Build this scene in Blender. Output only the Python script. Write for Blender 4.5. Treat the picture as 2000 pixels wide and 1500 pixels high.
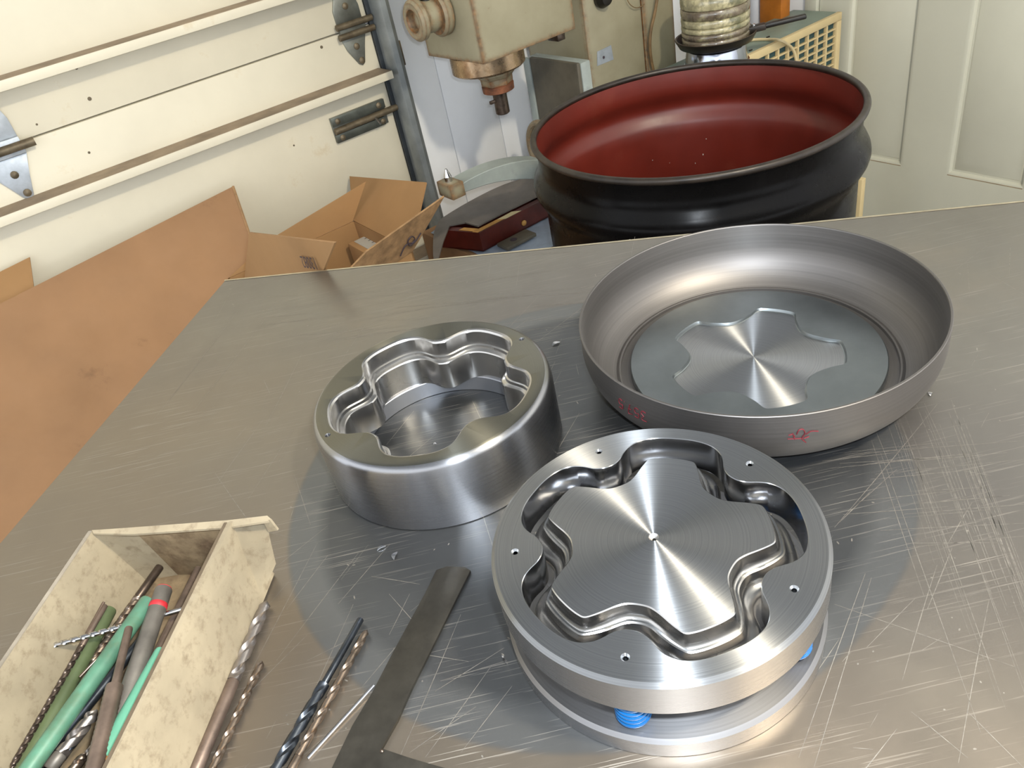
import bpy, bmesh, math, random
from mathutils import Vector, Matrix
random.seed(7)
for o in list(bpy.data.objects): bpy.data.objects.remove(o)
scene = bpy.context.scene
col = scene.collection
PI = math.pi

# ------------------------------------------------------------------ camera
F, PITCH, ROLL = 1515.0, 0.624, 0.2270
CAM = Vector((0, 0, 1.36))
FWD = Vector((0, math.cos(PITCH), -math.sin(PITCH)))
_dn = Vector((0, -math.sin(PITCH), -math.cos(PITCH)))
_rt = Vector((1, 0, 0))
RT = math.cos(ROLL) * _rt + math.sin(ROLL) * _dn
DN = -math.sin(ROLL) * _rt + math.cos(ROLL) * _dn
cam_data = bpy.data.cameras.new('camera')
cam = bpy.data.objects.new('camera', cam_data); col.objects.link(cam)
cam_data.sensor_width = 36.0; cam_data.lens = F * 36.0 / 2000.0
cam_data.clip_start = 0.01
M = Matrix((RT, -DN, -FWD)).transposed().to_4x4(); M.translation = CAM
cam.matrix_world = M
scene.camera = cam

# ------------------------------------------------------------------ world, lights, exposure
w = bpy.data.worlds.new('world'); scene.world = w; w.use_nodes = True
w.node_tree.nodes['Background'].inputs[0].default_value = (0.92, 0.955, 1.0, 1)
w.node_tree.nodes['Background'].inputs[1].default_value = 1.12
def lamp(name, typ, loc, energy, color, size=0.1, target=None):
    d = bpy.data.lights.new(name, typ); d.energy = energy; d.color = color
    if typ == 'AREA': d.size = size
    else: d.shadow_soft_size = size
    o = bpy.data.objects.new(name, d); col.objects.link(o); o.location = loc
    if target is not None:
        o.rotation_euler = (Vector(target) - Vector(loc)).to_track_quat('-Z', 'Y').to_euler()
    return o
lamp('ceiling_bulb', 'POINT', (0.85, -0.16, 2.40), 72, (1.0, 0.89, 0.70), 0.07)
lamp('camera_flash', 'POINT', CAM + 0.045 * (-DN) + 0.03 * RT, 16.0, (0.86, 0.93, 1.0), 0.012)
scene.view_settings.view_transform = 'Standard'
scene.view_settings.look = 'None'
scene.view_settings.gamma = 1
scene.view_settings.use_curve_mapping = False
scene.view_settings.exposure = 0.93

# ------------------------------------------------------------------ geometry helpers
T_ = Vector((math.cos(PI/6), math.sin(PI/6), 0))       # along the garage wall, to the right
S_ = Vector((0.5, -math.cos(PI/6), 0))                  # off the garage wall, into the room
P0 = Vector((-0.146, 2.284, 0.0))                       # the garage door's right-hand end
UP = Vector((0, 0, 1))
def W(t, s, z): return P0 + T_*t + S_*s + UP*z          # wall coordinates -> world
def ray(u, v): return RT*(u-1000) + DN*(v-750) + FWD*F
def at_z(u, v, z):
    r = ray(u, v); return CAM + r*((z-CAM.z)/r.z)
def at_pl(u, v, Q, n):
    r = ray(u, v); return CAM + r*((Q-CAM).dot(n)/r.dot(n))
def at_s(u, v, s): return at_pl(u, v, P0 + S_*s, S_)
def at_t(u, v, t): return at_pl(u, v, P0 + T_*t, T_)
def tsz(p): q = p-P0; return q.dot(T_), q.dot(S_), p.z

def lin(h):
    h = h.lstrip('#'); c = [int(h[i:i+2], 16)/255 for i in (0, 2, 4)]
    return tuple((x/12.92 if x <= .04045 else ((x+.055)/1.055)**2.4) for x in c) + (1,)

def link(name, me, mat=None, parent=None, smooth=30):
    o = bpy.data.objects.new(name, me); col.objects.link(o)
    if mat is not None and not me.materials: me.materials.append(mat)
    if smooth:
        for f in me.polygons: f.use_smooth = True
        me.set_sharp_from_angle(angle=math.radians(smooth))
    if parent: o.parent = parent
    return o
def obj(name, bm, mat=None, parent=None, smooth=30, recalc=True):
    if recalc: bmesh.ops.recalc_face_normals(bm, faces=bm.faces)
    me = bpy.data.meshes.new(name); bm.to_mesh(me); bm.free()
    return link(name, me, mat, parent, smooth)
def tag(o, label=None, cat=None, group=None, kind=None):
    if label: o['label'] = label
    if cat: o['category'] = cat
    if group: o['group'] = group
    if kind: o['kind'] = kind
    return o
def thing(name, label, cat, loc=(0, 0, 0), rotz=0, group=None):
    o = bpy.data.objects.new(name, None); col.objects.link(o)
    o.empty_display_size = .05
    o.location = loc; o.rotation_euler = (0, 0, rotz)
    return tag(o, label, cat, group)

def add_box(bm, c, sx, sy, sz, ax=None, bev=0):
    """box of centre c, half sizes along axes ax"""
    ax = ax or (Vector((1, 0, 0)), Vector((0, 1, 0)), UP)
    c = Vector(c); vs = []
    for k in (-1, 1):
        for j in (-1, 1):
            for i in (-1, 1):
                vs.append(bm.verts.new(c + ax[0]*sx*i + ax[1]*sy*j + ax[2]*sz*k))
    fs = [bm.faces.new([vs[i] for i in f]) for f in ((0, 2, 3, 1), (4, 5, 7, 6), (0, 1, 5, 4), (2, 6, 7, 3), (0, 4, 6, 2), (1, 3, 7, 5))]
    if bev:
        es = list({e for f in fs for e in f.edges})
        bmesh.ops.bevel(bm, geom=es, offset=bev, segments=2, affect='EDGES', profile=.5)
def box(name, c, sx, sy, sz, mat, parent=None, ax=None, bev=0.002, smooth=30):
    bm = bmesh.new(); add_box(bm, c, sx, sy, sz, ax, bev); return obj(name, bm, mat, parent, smooth)
WAX = (T_, S_, UP)
def wbox(name, t0, t1, s0, s1, z0, z1, mat, parent=None, bev=0.002):
    return box(name, W((t0+t1)/2, (s0+s1)/2, (z0+z1)/2), (t1-t0)/2, (s1-s0)/2, (z1-z0)/2, mat, parent, WAX, bev)

def loft(bm, loops, closed=True, cap0=False, cap1=False):
    rows = [[bm.verts.new(p) for p in L] for L in loops]
    n = len(rows[0])
    for a, b in zip(rows[:-1], rows[1:]):
        for i in range(n if closed else n-1):
            j = (i+1) % n
            bm.faces.new((a[i], a[j], b[j], b[i]))
    if cap0: bm.faces.new(rows[0][::-1])
    if cap1: bm.faces.new(rows[-1])
    return rows
def add_lathe(bm, prof, n=96, c=(0, 0, 0), axis=UP, cap0=False, cap1=False, closed_prof=False):
    c = Vector(c); axis = Vector(axis).normalized()
    q = UP.rotation_difference(axis)
    L = [[c + q @ Vector((r*math.cos(2*PI*i/n), r*math.sin(2*PI*i/n), z)) for i in range(n)] for r, z in prof]
    if closed_prof: L.append(L[0])
    rows = loft(bm, L, True, cap0, cap1)
    if closed_prof: bmesh.ops.remove_doubles(bm, verts=rows[0]+rows[-1], dist=1e-7)
def lathe(name, prof, mat, parent=None, n=96, c=(0, 0, 0), axis=UP, cap0=True, cap1=True, smooth=30, closed_prof=False):
    bm = bmesh.new(); add_lathe(bm, prof, n, c, axis, cap0, cap1, closed_prof); return obj(name, bm, mat, parent, smooth)
def add_tube(bm, pts, r, n=10, caps=True, up=None):
    pts = [Vector(p) for p in pts]; rr = r if isinstance(r, (list, tuple)) else [r]*len(pts)
    t = (pts[1]-pts[0]).normalized(); a = t.orthogonal().normalized()
    L = []
    for i, p in enumerate(pts):
        t2 = (pts[min(i+1, len(pts)-1)]-pts[max(i-1, 0)]).normalized()
        a = (a - t2*a.dot(t2)).normalized(); b = t2.cross(a)
        L.append([p + (a*math.cos(2*PI*k/n)+b*math.sin(2*PI*k/n))*rr[i] for k in range(n)])
    loft(bm, L, True, caps, caps)
def tube(name, pts, r, mat, parent=None, n=10, smooth=40):
    bm = bmesh.new(); add_tube(bm, pts, r, n); return obj(name, bm, mat, parent, smooth)
def spline(pts, k=8):
    P = [Vector(p) for p in pts]; P = [2*P[0]-P[1]] + P + [2*P[-1]-P[-2]]; out = []
    for i in range(1, len(P)-2):
        for j in range(k):
            u = j/k; a, b, c, d = P[i-1:i+3]
            out.append(.5*((2*b)+(c-a)*u+(2*a-5*b+4*c-d)*u*u+(3*b-a-3*c+d)*u**3))
    out.append(P[-2]); return out
def add_prism(bm, poly, d):
    """polygon (list of Vectors) extruded by vector d"""
    a = [bm.verts.new(p) for p in poly]; b = [bm.verts.new(Vector(p)+d) for p in poly]
    bm.faces.new(a); bm.faces.new(b[::-1])
    for i in range(len(a)):
        j = (i+1) % len(a); bm.faces.new((a[i], b[i], b[j], a[j]))
def prism(name, poly, d, mat, parent=None, bev=0, smooth=30):
    bm = bmesh.new(); add_prism(bm, poly, d)
    if bev: bmesh.ops.bevel(bm, geom=list(bm.edges), offset=bev, segments=2, affect='EDGES', profile=.5)
    return obj(name, bm, mat, parent, smooth)
def fill(bm, loops):
    """flat cap between an outer loop of bm verts and inner loops"""
    es = []
    for L in loops:
        for i in range(len(L)):
            a, b = L[i], L[(i+1) % len(L)]
            e = bm.edges.get((a, b)) or bm.edges.new((a, b)); es.append(e)
    bmesh.ops.triangle_fill(bm, use_beauty=True, use_dissolve=False, edges=es)
def ring_pts(r, z, n=128, c=(0, 0)):
    return [Vector((c[0]+r*math.cos(2*PI*i/n), c[1]+r*math.sin(2*PI*i/n), z)) for i in range(n)]
def star_fn(tab, valley_deg):
    """five-lobed outline: tab of (degrees from the valley, radius), symmetric"""
    def f(deg):
        x = (deg-valley_deg) % 72.0
        if x > 36: x = 72-x
        xs = [a for a, _ in tab]; ys = [b for _, b in tab]
        for i in range(len(tab)-1):
            if x <= xs[i+1]:
                h = xs[i+1]-xs[i]; u = (x-xs[i])/h
                def sl(k):
                    if k == 0 or k == len(tab)-1: return 0
                    return (ys[k+1]-ys[k-1])/(xs[k+1]-xs[k-1])
                m0, m1 = sl(i)*h, sl(i+1)*h
                return (2*u**3-3*u*u+1)*ys[i]+(u**3-2*u*u+u)*m0+(-2*u**3+3*u*u)*ys[i+1]+(u**3-u*u)*m1
        return ys[-1]
    return f
def star_pts(f, z, off=0.0, n=300, g=None, k=0.0):
    out = []
    for i in range(n):
        d = 360*i/n; r = f(d)*(1-k) + (g(d)*k if g else 0) + off
        out.append(Vector((r*math.cos(math.radians(d)), r*math.sin(math.radians(d)), z)))
    return out
def text_mesh(name, body, size, place, mat, parent, mirror=False):
    cu = bpy.data.curves.new(name, 'FONT'); cu.body = body; cu.size = size
    cu.align_x = 'CENTER'; cu.align_y = 'CENTER'
    tmp = bpy.data.objects.new(name+'_tmp', cu); col.objects.link(tmp)
    dg = bpy.context.evaluated_depsgraph_get()
    me = bpy.data.meshes.new_from_object(tmp.evaluated_get(dg)); bpy.data.objects.remove(tmp)
    for v in me.vertices: v.co = place(v.co.x, v.co.y)
    return link(name, me, mat, parent, 0)

# ------------------------------------------------------------------ materials
MATS = {}
class NT:
    def __init__(s, name):
        m = bpy.data.materials.new(name); m.use_nodes = True; s.m = m; s.t = m.node_tree
        s.p = s.t.nodes['Principled BSDF']
    def n(s, typ, **kw):
        x = s.t.nodes.new(typ)
        for k, v in kw.items():
            if k.startswith('i_'): x.inputs[k[2:].replace('_', ' ')].default_value = v
            else: setattr(x, k, v)
        return x
    def l(s, a, b): s.t.links.new(a, b)
    def coord(s, scale=(1, 1, 1), rot=(0, 0, 0), kind='Object'):
        tc = s.n('ShaderNodeTexCoord'); mp = s.n('ShaderNodeMapping')
        mp.inputs['Scale'].default_value = scale; mp.inputs['Rotation'].default_value = rot
        s.l(tc.outputs[kind], mp.inputs[0]); return mp.outputs[0]
    def noise(s, vec, scale, detail=4, rough=.6, dist=0):
        x = s.n('ShaderNodeTexNoise'); x.inputs['Scale'].default_value = scale
        x.inputs['Detail'].default_value = detail; x.inputs['Roughness'].default_value = rough
        x.inputs['Distortion'].default_value = dist
        if vec is not None: s.l(vec, x.inputs['Vector'])
        return x.outputs['Fac']
    def ramp(s, fac, stops):
        x = s.n('ShaderNodeValToRGB'); e = x.color_ramp.elements
        while len(e) < len(stops): e.new(.5)
        for k, (p, c) in zip(e, stops):
            k.position = p; k.color = c if len(c) == 4 else tuple(c)+(1,)
        s.l(fac, x.inputs[0]); return x.outputs[0]
    def mix(s, fac, a, b):
        x = s.n('ShaderNodeMix', data_type='RGBA')
        for sock, v in ((x.inputs[0], fac), (x.inputs[6], a), (x.inputs[7], b)):
            if isinstance(v, (int, float)): sock.default_value = v
            elif isinstance(v, tuple): sock.default_value = v
            else: s.l(v, sock)
        return x.outputs[2]
    def math(s, op, a, b=0.0, c=None):
        x = s.n('ShaderNodeMath', operation=op)
        for i, v in enumerate((a, b, c)):
            if v is None: continue
            if isinstance(v, (int, float)): x.inputs[i].default_value = v
            else: s.l(v, x.inputs[i])
        return x.outputs[0]
    def bump(s, h, strength=.2, dist=.001):
        x = s.n('ShaderNodeBump'); x.inputs['Strength'].default_value = strength; x.inputs['Distance'].default_value = dist
        s.l(h, x.inputs['Height']); s.l(x.outputs[0], s.p.inputs['Normal'])
G1 = (1, 1, 1, 1); G0 = (0, 0, 0, 1)
def mat(name, color, rough=.5, metal=0, var=.12, vscale=8, bump=0, bscale=60, dirt=None, dirt_lo=.58, dirt_hi=.75, dscale=6, spec=.5, coat=0):
    t = NT(name); c = lin(color) if isinstance(color, str) else color
    v = t.coord()
    nz = t.noise(v, vscale, 5)
    dark = tuple(x*(1-var*1.6) for x in c[:3])+(1,); lite = tuple(min(1, x*(1+var)) for x in c[:3])+(1,)
    base = t.ramp(nz, [(.3, dark), (.7, lite)])
    if dirt:
        dn = t.noise(v, dscale, 8, .7); f = t.ramp(dn, [(dirt_lo, G0), (dirt_hi, G1)])
        base = t.mix(f, base, lin(dirt))
    t.l(base, t.p.inputs['Base Color'])
    rn = t.noise(v, vscale*3, 4); t.l(t.math('MULTIPLY_ADD', rn, .25, rough-.12), t.p.inputs['Roughness'])
    t.p.inputs['Metallic'].default_value = metal
    t.p.inputs['Specular IOR Level'].default_value = spec
    t.p.inputs['Coat Weight'].default_value = coat
    if bump: t.bump(t.noise(v, bscale, 6), bump)
    MATS[name] = t.m; return t.m

def turned(name, color, rough=.3, aniso=.75, groove=1500, amp=.10, axis_mode='flat', bump=.05, var=.1, rvar=.16):
    """steel machined on a lathe: fine circular grooves round the object's own axis"""
    t = NT(name); c = lin(color)
    tc = t.n('ShaderNodeTexCoord'); sep = t.n('ShaderNodeSeparateXYZ'); t.l(tc.outputs['Object'], sep.inputs[0])
    ln = t.n('ShaderNodeVectorMath', operation='LENGTH'); cx = t.n('ShaderNodeCombineXYZ')
    t.l(sep.outputs[0], cx.inputs[0]); t.l(sep.outputs[1], cx.inputs[1]); t.l(cx.outputs[0], ln.inputs[0])
    r = ln.outputs['Value']
    k = t.n('ShaderNodeCombineXYZ')
    if axis_mode == 'flat': t.l(t.math('MULTIPLY', r, groove), k.inputs[0])
    else:
        t.l(t.math('MULTIPLY', sep.outputs[2], groove), k.inputs[0])
        t.l(t.math('MULTIPLY', r, groove*.4), k.inputs[1])
    nz = t.n('ShaderNodeTexNoise'); nz.inputs['Scale'].default_value = 1.0; nz.inputs['Detail'].default_value = 6; nz.inputs['Roughness'].default_value = .75
    t.l(k.outputs[0], nz.inputs['Vector']); g = nz.outputs['Fac']
    big = t.noise(tc.outputs['Object'], 14, 4)
    lo = tuple(x*(1-amp*2) for x in c[:3])+(1,); hi = tuple(min(1, x*(1+amp)) for x in c[:3])+(1,)
    base = t.ramp(g, [(.3, lo), (.7, hi)])
    base = t.mix(t.math('MULTIPLY', big, var), base, tuple(x*.55 for x in c[:3])+(1,))
    t.l(base, t.p.inputs['Base Color'])
    t.l(t.math('MULTIPLY_ADD', g, rvar, rough-rvar/2), t.p.inputs['Roughness'])
    t.p.inputs['Metallic'].default_value = 1
    t.p.inputs['Anisotropic'].default_value = aniso
    if axis_mode == 'flat':
        nr = t.n('ShaderNodeVectorMath', operation='NORMALIZE'); t.l(cx.outputs[0], nr.inputs[0])
        vt = t.n('ShaderNodeVectorTransform', vector_type='VECTOR', convert_from='OBJECT', convert_to='WORLD')
        t.l(nr.outputs[0], vt.inputs[0]); t.l(vt.outputs[0], t.p.inputs['Tangent'])
    else:
        t.p.inputs['Tangent'].default_value = (0, 0, 1)
        cz = t.n('ShaderNodeCombineXYZ'); cz.inputs[2].default_value = 1; t.l(cz.outputs[0], t.p.inputs['Tangent'])
    t.bump(g, bump, .0002)
    MATS[name] = t.m; return t.m

face_steel = turned('turned_steel_face', '#a6a8aa', .34, 1.0, groove=900, amp=.14)
face_rough = turned('turned_steel_coarse', '#9a9a9c', .42, .6, groove=700)
face_dark = turned('turned_steel_face_aged', '#807f76', .32, .95, var=.25)
wall_steel = turned('turned_steel_side', '#a3a4a7', .27, .9, groove=2600, amp=.03, axis_mode='side', bump=.003, rvar=.04)
dish_steel = turned('spun_steel', '#807d7b', .50, .25, groove=420, amp=.10, axis_mode='side', bump=.06)
milled = mat('milled_steel', '#b9b7b4', .26, 1, .04, 3)
wall_bore = mat('wire_cut_steel', '#a3a5a9', .16, 1, .03, 2)
disc_grey = mat('blanchard_steel', '#888e90', .36, 1, .14, 9)
tool_steel = mat('dull_tool_steel', '#4f4c46', .5, .9, .2, 30)
bright_steel = mat('bright_steel', '#c8c8ca', .2, 1, .06, 40)
hss_grey = mat('grey_drill_steel', '#a39c97', .33, .9, .2, 60)
hss_black = mat('blued_drill_steel', '#4c5158', .33, .9, .2, 60)
hss_bronze = mat('bronze_drill_steel', '#85776a', .33, .9, .35, 60, dirt='#7d5a34', dscale=40)
hss_dark = mat('oily_drill_steel', '#5d5148', .36, .8, .35, 50, dirt='#2b2723', dscale=40)
rod_brown = mat('brown_oily_steel', '#75655a', .45, .6, .3, 40, dirt='#3c322b', dscale=30)
rod_grey = mat('grey_round_bar', '#6f6a63', .5, .4, .25, 30, dirt='#8f8069', dscale=14)
green = mat('green_coated_rod', '#4f7a64', .45, .05, .25, 30, dirt='#515c40', dirt_lo=.46, dirt_hi=.72, dscale=22)
olive = mat('olive_coated_rod', '#535f40', .5, .05, .25, 20, dirt='#4c4a34', dscale=14)
teal = mat('teal_coated_rod', '#5a957c', .4, .0, .08, 20)
orange_end = mat('amber_rod_end', '#b07a3e', .5, 0, .2, 30)
red_paint = mat('red_marker', '#b0242c', .6, 0, .15, 200)
red_ink = mat('faded_red_ink', '#701f29', .6, .1, .3, 300)
blue_paint = mat('blue_spring_enamel', '#0a5f9e', .25, 0, .1, 60, coat=.5)
cream_plastic = mat('stained_cream_plastic', '#998d76', .5, 0, .14, 14, bump=.12, bscale=90, dirt='#6a5b47', dirt_lo=.50, dirt_hi=.80, dscale=95)
bin_rim2 = mat('grimy_plastic_rim', '#5d5040', .5, 0, .25, 40)
bin_rim = mat('grey_worn_plastic_rim', '#8f8678', .5, 0, .2, 30)
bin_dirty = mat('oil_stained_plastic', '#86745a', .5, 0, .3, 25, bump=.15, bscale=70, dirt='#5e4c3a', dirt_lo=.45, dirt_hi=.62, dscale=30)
cardboard = mat('kraft_cardboard', '#9b764c', .8, 0, .07, 5, bump=.05, bscale=120)
cardboard2 = mat('kraft_cardboard_pinkish', '#936f4d', .8, 0, .10, 4, bump=.05, bscale=150, dirt='#6a4e36', dirt_lo=.63, dirt_hi=.85, dscale=9)
torn = mat('torn_kraft_edge', '#9b7a55', .9, 0, .25, 40, bump=.3, bscale=90)
ink = mat('black_ink', '#40353c', .7, 0, .1)
label_grey = mat('grey_shipping_label', '#a8a49a', .7, 0, .05)
door_cream = mat('cream_door_paint', '#d6cfba', .5, 0, .05, 3, bump=.03, bscale=200, dirt='#b99f72', dirt_lo=.62, dirt_hi=.85, dscale=6)
rail_dust = mat('dusty_rail_top', '#95846f', .8, 0, .2, 12)
wall_white = mat('white_wall_board', '#f0f2f4', .6, 0, .04, 3, bump=.04, bscale=120, dirt='#55565a', dirt_lo=.735, dirt_hi=.76, dscale=45)
zinc = mat('galvanised_steel', '#85877f', .45, .8, .18, 25)
latch_blue = mat('bluish_zinc', '#62665f', .38, .7, .2, 25)
zinc_lite = mat('bright_galvanised_steel', '#b4bbc2', .5, .6, .14, 30)
track_paint = mat('grey_track_paint', '#868b8b', .4, .5, .12, 20)
track_dark = mat('dark_track_inside', '#33383d', .5, .3, .2, 20)
rusty_zinc = mat('rusty_zinc', '#6e6350', .55, .5, .3, 40, dirt='#5c4632', dscale=30)
black_drum = mat('black_drum_enamel', '#090808', .26, 0, .3, 8, bump=.04, bscale=30, dirt='#1c1612', dirt_lo=.6, dirt_hi=.85, dscale=7, spec=.10)
red_drum = mat('red_oxide_lining', '#5e1e14', .42, 0, .18, 5, bump=.04, bscale=24, dirt='#6a3326', dirt_lo=.62, dirt_hi=.85, dscale=6)
rim_worn = mat('worn_drum_rim', '#2c251f', .40, .2, .4, 25)
scuff_white = mat('white_scuff', '#b8b8b2', .7, 0, .2, 300)
brass_wood = mat('tan_wood_edge', '#b98a45', .6, 0, .2, 20)
redwood = mat('dark_red_stained_wood', '#4d1a12', .4, 0, .25, 14, dirt='#2c0f0b', dscale=12)
cream_chip = mat('chipped_cream_paint', '#c7b98f', .7, 0, .1)
grey_sheet = mat('grey_sheet_metal', '#777069', .5, .25, .2, 6, dirt='#5d5449', dscale=6)
plastic_white = mat('crumpled_white_plastic', '#9aa6b6', .4, 0, .15, 20)
green_top = mat('grey_green_enamel', '#76857a', .45, 0, .1, 8, dirt='#5b6158', dscale=14)
cream_grille = mat('cream_grille_plastic', '#cdb98c', .5, 0, .06, 10)
teal_dark = mat('dark_teal_inside', '#2d4a4c', .7, 0, .2, 10)
black_iron = mat('black_pan', '#17140f', .4, 0, .3, 20)
pan_rim = mat('crusty_pan_rim', '#55483a', .6, .1, .3, 60)
chrome = mat('polished_pot_steel', '#b6bccb', .14, 1, .05, 10)
door_white = mat('off_white_door_paint', '#c6c5b5', .5, 0, .04, 3, bump=.03, bscale=160, dirt='#a59a86', dirt_lo=.66, dirt_hi=.85, dscale=5)
door_dirt = mat('dust_on_ledge', '#9a8a70', .8, 0, .2, 20)
wood_post = mat('orange_wood_post', '#a8641c', .5, 0, .25, 12)
white_paint = mat('white_pipe_paint', '#c9cbd2', .5, 0, .05)
cord_cream = mat('cream_cord', '#cdbb92', .5, 0, .05)
cable_brown = mat('brown_cable', '#7a6140', .6, 0, .25, 40)
concrete = mat('concrete_floor', '#77726a', .8, 0, .2, 4, bump=.1, bscale=40)
ceil_mat = mat('ceiling_board', '#8d9196', .8, 0, .1, 2)
jar_lite = mat('cream_coil', '#b9b08c', .3, 0, .35, 40, dirt='#6b6a4e', dirt_lo=.45, dirt_hi=.6, dscale=30, coat=1)
jar_dark = mat('murky_coil', '#6e6252', .28, 0, .35, 30, dirt='#938c6c', dirt_lo=.5, dirt_hi=.65, dscale=40, coat=1)

def mill_paint():
    t = NT('chipped_mill_paint'); v = t.coord()
    base = t.ramp(t.noise(v, 7, 5), [(.3, lin('#857e66')), (.7, lin('#98927a'))])
    bev = t.n('ShaderNodeBevel', samples=6); bev.inputs['Radius'].default_value = .026
    geo = t.n('ShaderNodeNewGeometry'); d = t.n('ShaderNodeVectorMath', operation='DOT_PRODUCT')
    t.l(bev.outputs[0], d.inputs[0]); t.l(geo.outputs['Normal'], d.inputs[1])
    edge = t.math('SUBTRACT', 1.0, d.outputs['Value'])
    rn = t.noise(v, 55, 6, .7)
    f = t.ramp(t.math('MULTIPLY_ADD', edge, 3.2, t.math('MULTIPLY', rn, .75)), [(.50, G0), (.63, G1)])
    rust = t.ramp(t.noise(v, 90, 4), [(.35, lin('#4a2f1c')), (.7, lin('#8a5a2b'))])
    t.l(t.mix(f, base, rust), t.p.inputs['Base Color'])
    t.p.inputs['Roughness'].default_value = .5
    t.bump(t.noise(v, 40, 4), .05)
    return t.m
mill_mat = mill_paint()
rust_mat = mat('rusty_steel', '#77482f', .7, .1, .4, 40, dirt='#3d2a20', dscale=30)
spindle_steel = mat('spotted_spindle_steel', '#b39a7c', .28, .9, .2, 30, dirt='#8a6a45', dscale=18)
mill_dark = mat('grimy_casting', '#5d574a', .55, .1, .25, 9, dirt='#4a3d30', dscale=9)
mill_lite = mat('pale_grey_casting', '#98a09c', .5, .1, .15, 10, dirt='#7b8080', dscale=12)

def table_metal():
    t = NT('scratched_aluminium_plate'); v = t.coord()
    tc = t.n('ShaderNodeTexCoord')
    base = t.ramp(t.noise(v, 3.2, 6, .6), [(.3, lin('#7d7975')), (.55, lin('#88857f')), (.75, lin('#938c82'))])
    sp = t.n('ShaderNodeSeparateXYZ'); t.l(tc.outputs['Object'], sp.inputs[0])
    gr = t.math('ADD', t.math('MULTIPLY_ADD', sp.outputs[0], .9, sp.outputs[1]), t.math('MULTIPLY', t.noise(v, 2.2, 4), .5))
    brown_tint = t.ramp(gr, [(.55, (.5, .5, .5, 1)), (.98, G0)])  # brown tint, strongest at the near left, fading towards the far right
    base = t.mix(brown_tint, base, lin('#8c7c68'))
    # round patch: darker and less brown, with a paler rim
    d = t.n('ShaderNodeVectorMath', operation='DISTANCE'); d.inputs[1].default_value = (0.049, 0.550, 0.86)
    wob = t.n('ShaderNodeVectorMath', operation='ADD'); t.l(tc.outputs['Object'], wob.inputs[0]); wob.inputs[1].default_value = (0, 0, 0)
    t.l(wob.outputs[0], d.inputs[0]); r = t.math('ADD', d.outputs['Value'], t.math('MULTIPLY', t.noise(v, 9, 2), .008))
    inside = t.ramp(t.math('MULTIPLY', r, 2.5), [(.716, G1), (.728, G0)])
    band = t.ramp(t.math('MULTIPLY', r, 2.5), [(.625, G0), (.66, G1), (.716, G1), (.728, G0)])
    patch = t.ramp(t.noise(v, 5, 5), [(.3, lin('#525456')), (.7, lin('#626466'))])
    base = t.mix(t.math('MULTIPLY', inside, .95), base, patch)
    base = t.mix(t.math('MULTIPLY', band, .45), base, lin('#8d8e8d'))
    # fine hairline scratches in several directions
    acc = None
    for ang, sc in ((.35, 1.0), (1.15, 1.2), (1.9, .9), (2.6, 1.1), (.05, 1.3)):
        vv = t.coord((9*sc, 520*sc, 1), (0, 0, ang))
        s = t.ramp(t.noise(vv, 1.0, 2, .5), [(.67, G0), (.73, G1)])
        acc = s if acc is None else t.math('MAXIMUM', acc, s)
    big = t.ramp(t.noise(v, 6, 3), [(.45, G0), (.7, G1)])
    scr = t.math('MULTIPLY', acc, t.math('MULTIPLY_ADD', big, .55, .22))
    base = t.mix(scr, base, lin('#b5afa6'))
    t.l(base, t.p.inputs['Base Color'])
    t.p.inputs['Metallic'].default_value = .85
    rn = t.noise(v, 11, 5)
    t.l(t.math('ADD', t.math('MULTIPLY_ADD', rn, .22, .27), t.math('MULTIPLY', scr, .25)), t.p.inputs['Roughness'])
    b = t.n('ShaderNodeBump'); b.inputs['Strength'].default_value = .10; b.inputs['Distance'].default_value = .002
    t.l(t.math('SUBTRACT', t.noise(v, 25, 3), t.math('MULTIPLY', scr, .25)), b.inputs['Height']); t.l(b.outputs[0], t.p.inputs['Normal'])
    return t.m
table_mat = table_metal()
scratch_mat = mat('bright_scratch', '#9d9890', .5, .8, .2, 200)
edge_alu = mat('sawn_aluminium_edge', '#c9bfa8', .4, .9, .1, 60)

# ================================================================== SETTING
def structure(o): o['kind'] = 'structure'; return o
fl = structure(prism('floor', [W(-2.6, -.3, -.05), W(1.7, -.3, -.05), W(1.7, 3.6, -.05), W(-2.6, 3.6, -.05)], Vector((0, 0, .05)), concrete))
ce = structure(prism('ceiling', [W(-2.6, -.3, 2.6), W(1.7, -.3, 2.6), W(1.7, 3.6, 2.6), W(-2.6, 3.6, 2.6)], Vector((0, 0, .05)), ceil_mat))
# garage wall: boards to the right of the garage door
wl = structure(bpy.data.objects.new('wall_left', None)); col.objects.link(wl)
cuts = [0.005, tsz(at_s(868, 200, 0))[0], tsz(at_s(972, 210, 0))[0], 0.75, 1.30]
for a, b in zip(cuts[:-1], cuts[1:]):
    wbox('panel', a+.0012, b-.0012, -.03, 0, 0, 2.6, wall_white, wl, .0015)
wbox('backing', -.0, 1.30, -.06, -.031, 0, 2.6, track_dark, wl, 0)
wbox('wall_header', -2.6, 0.0, -.06, -.02, 2.2, 2.6, wall_white, None, 0)['kind'] = 'structure'  # unseen wall header over the garage door, closes off world light
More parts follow.
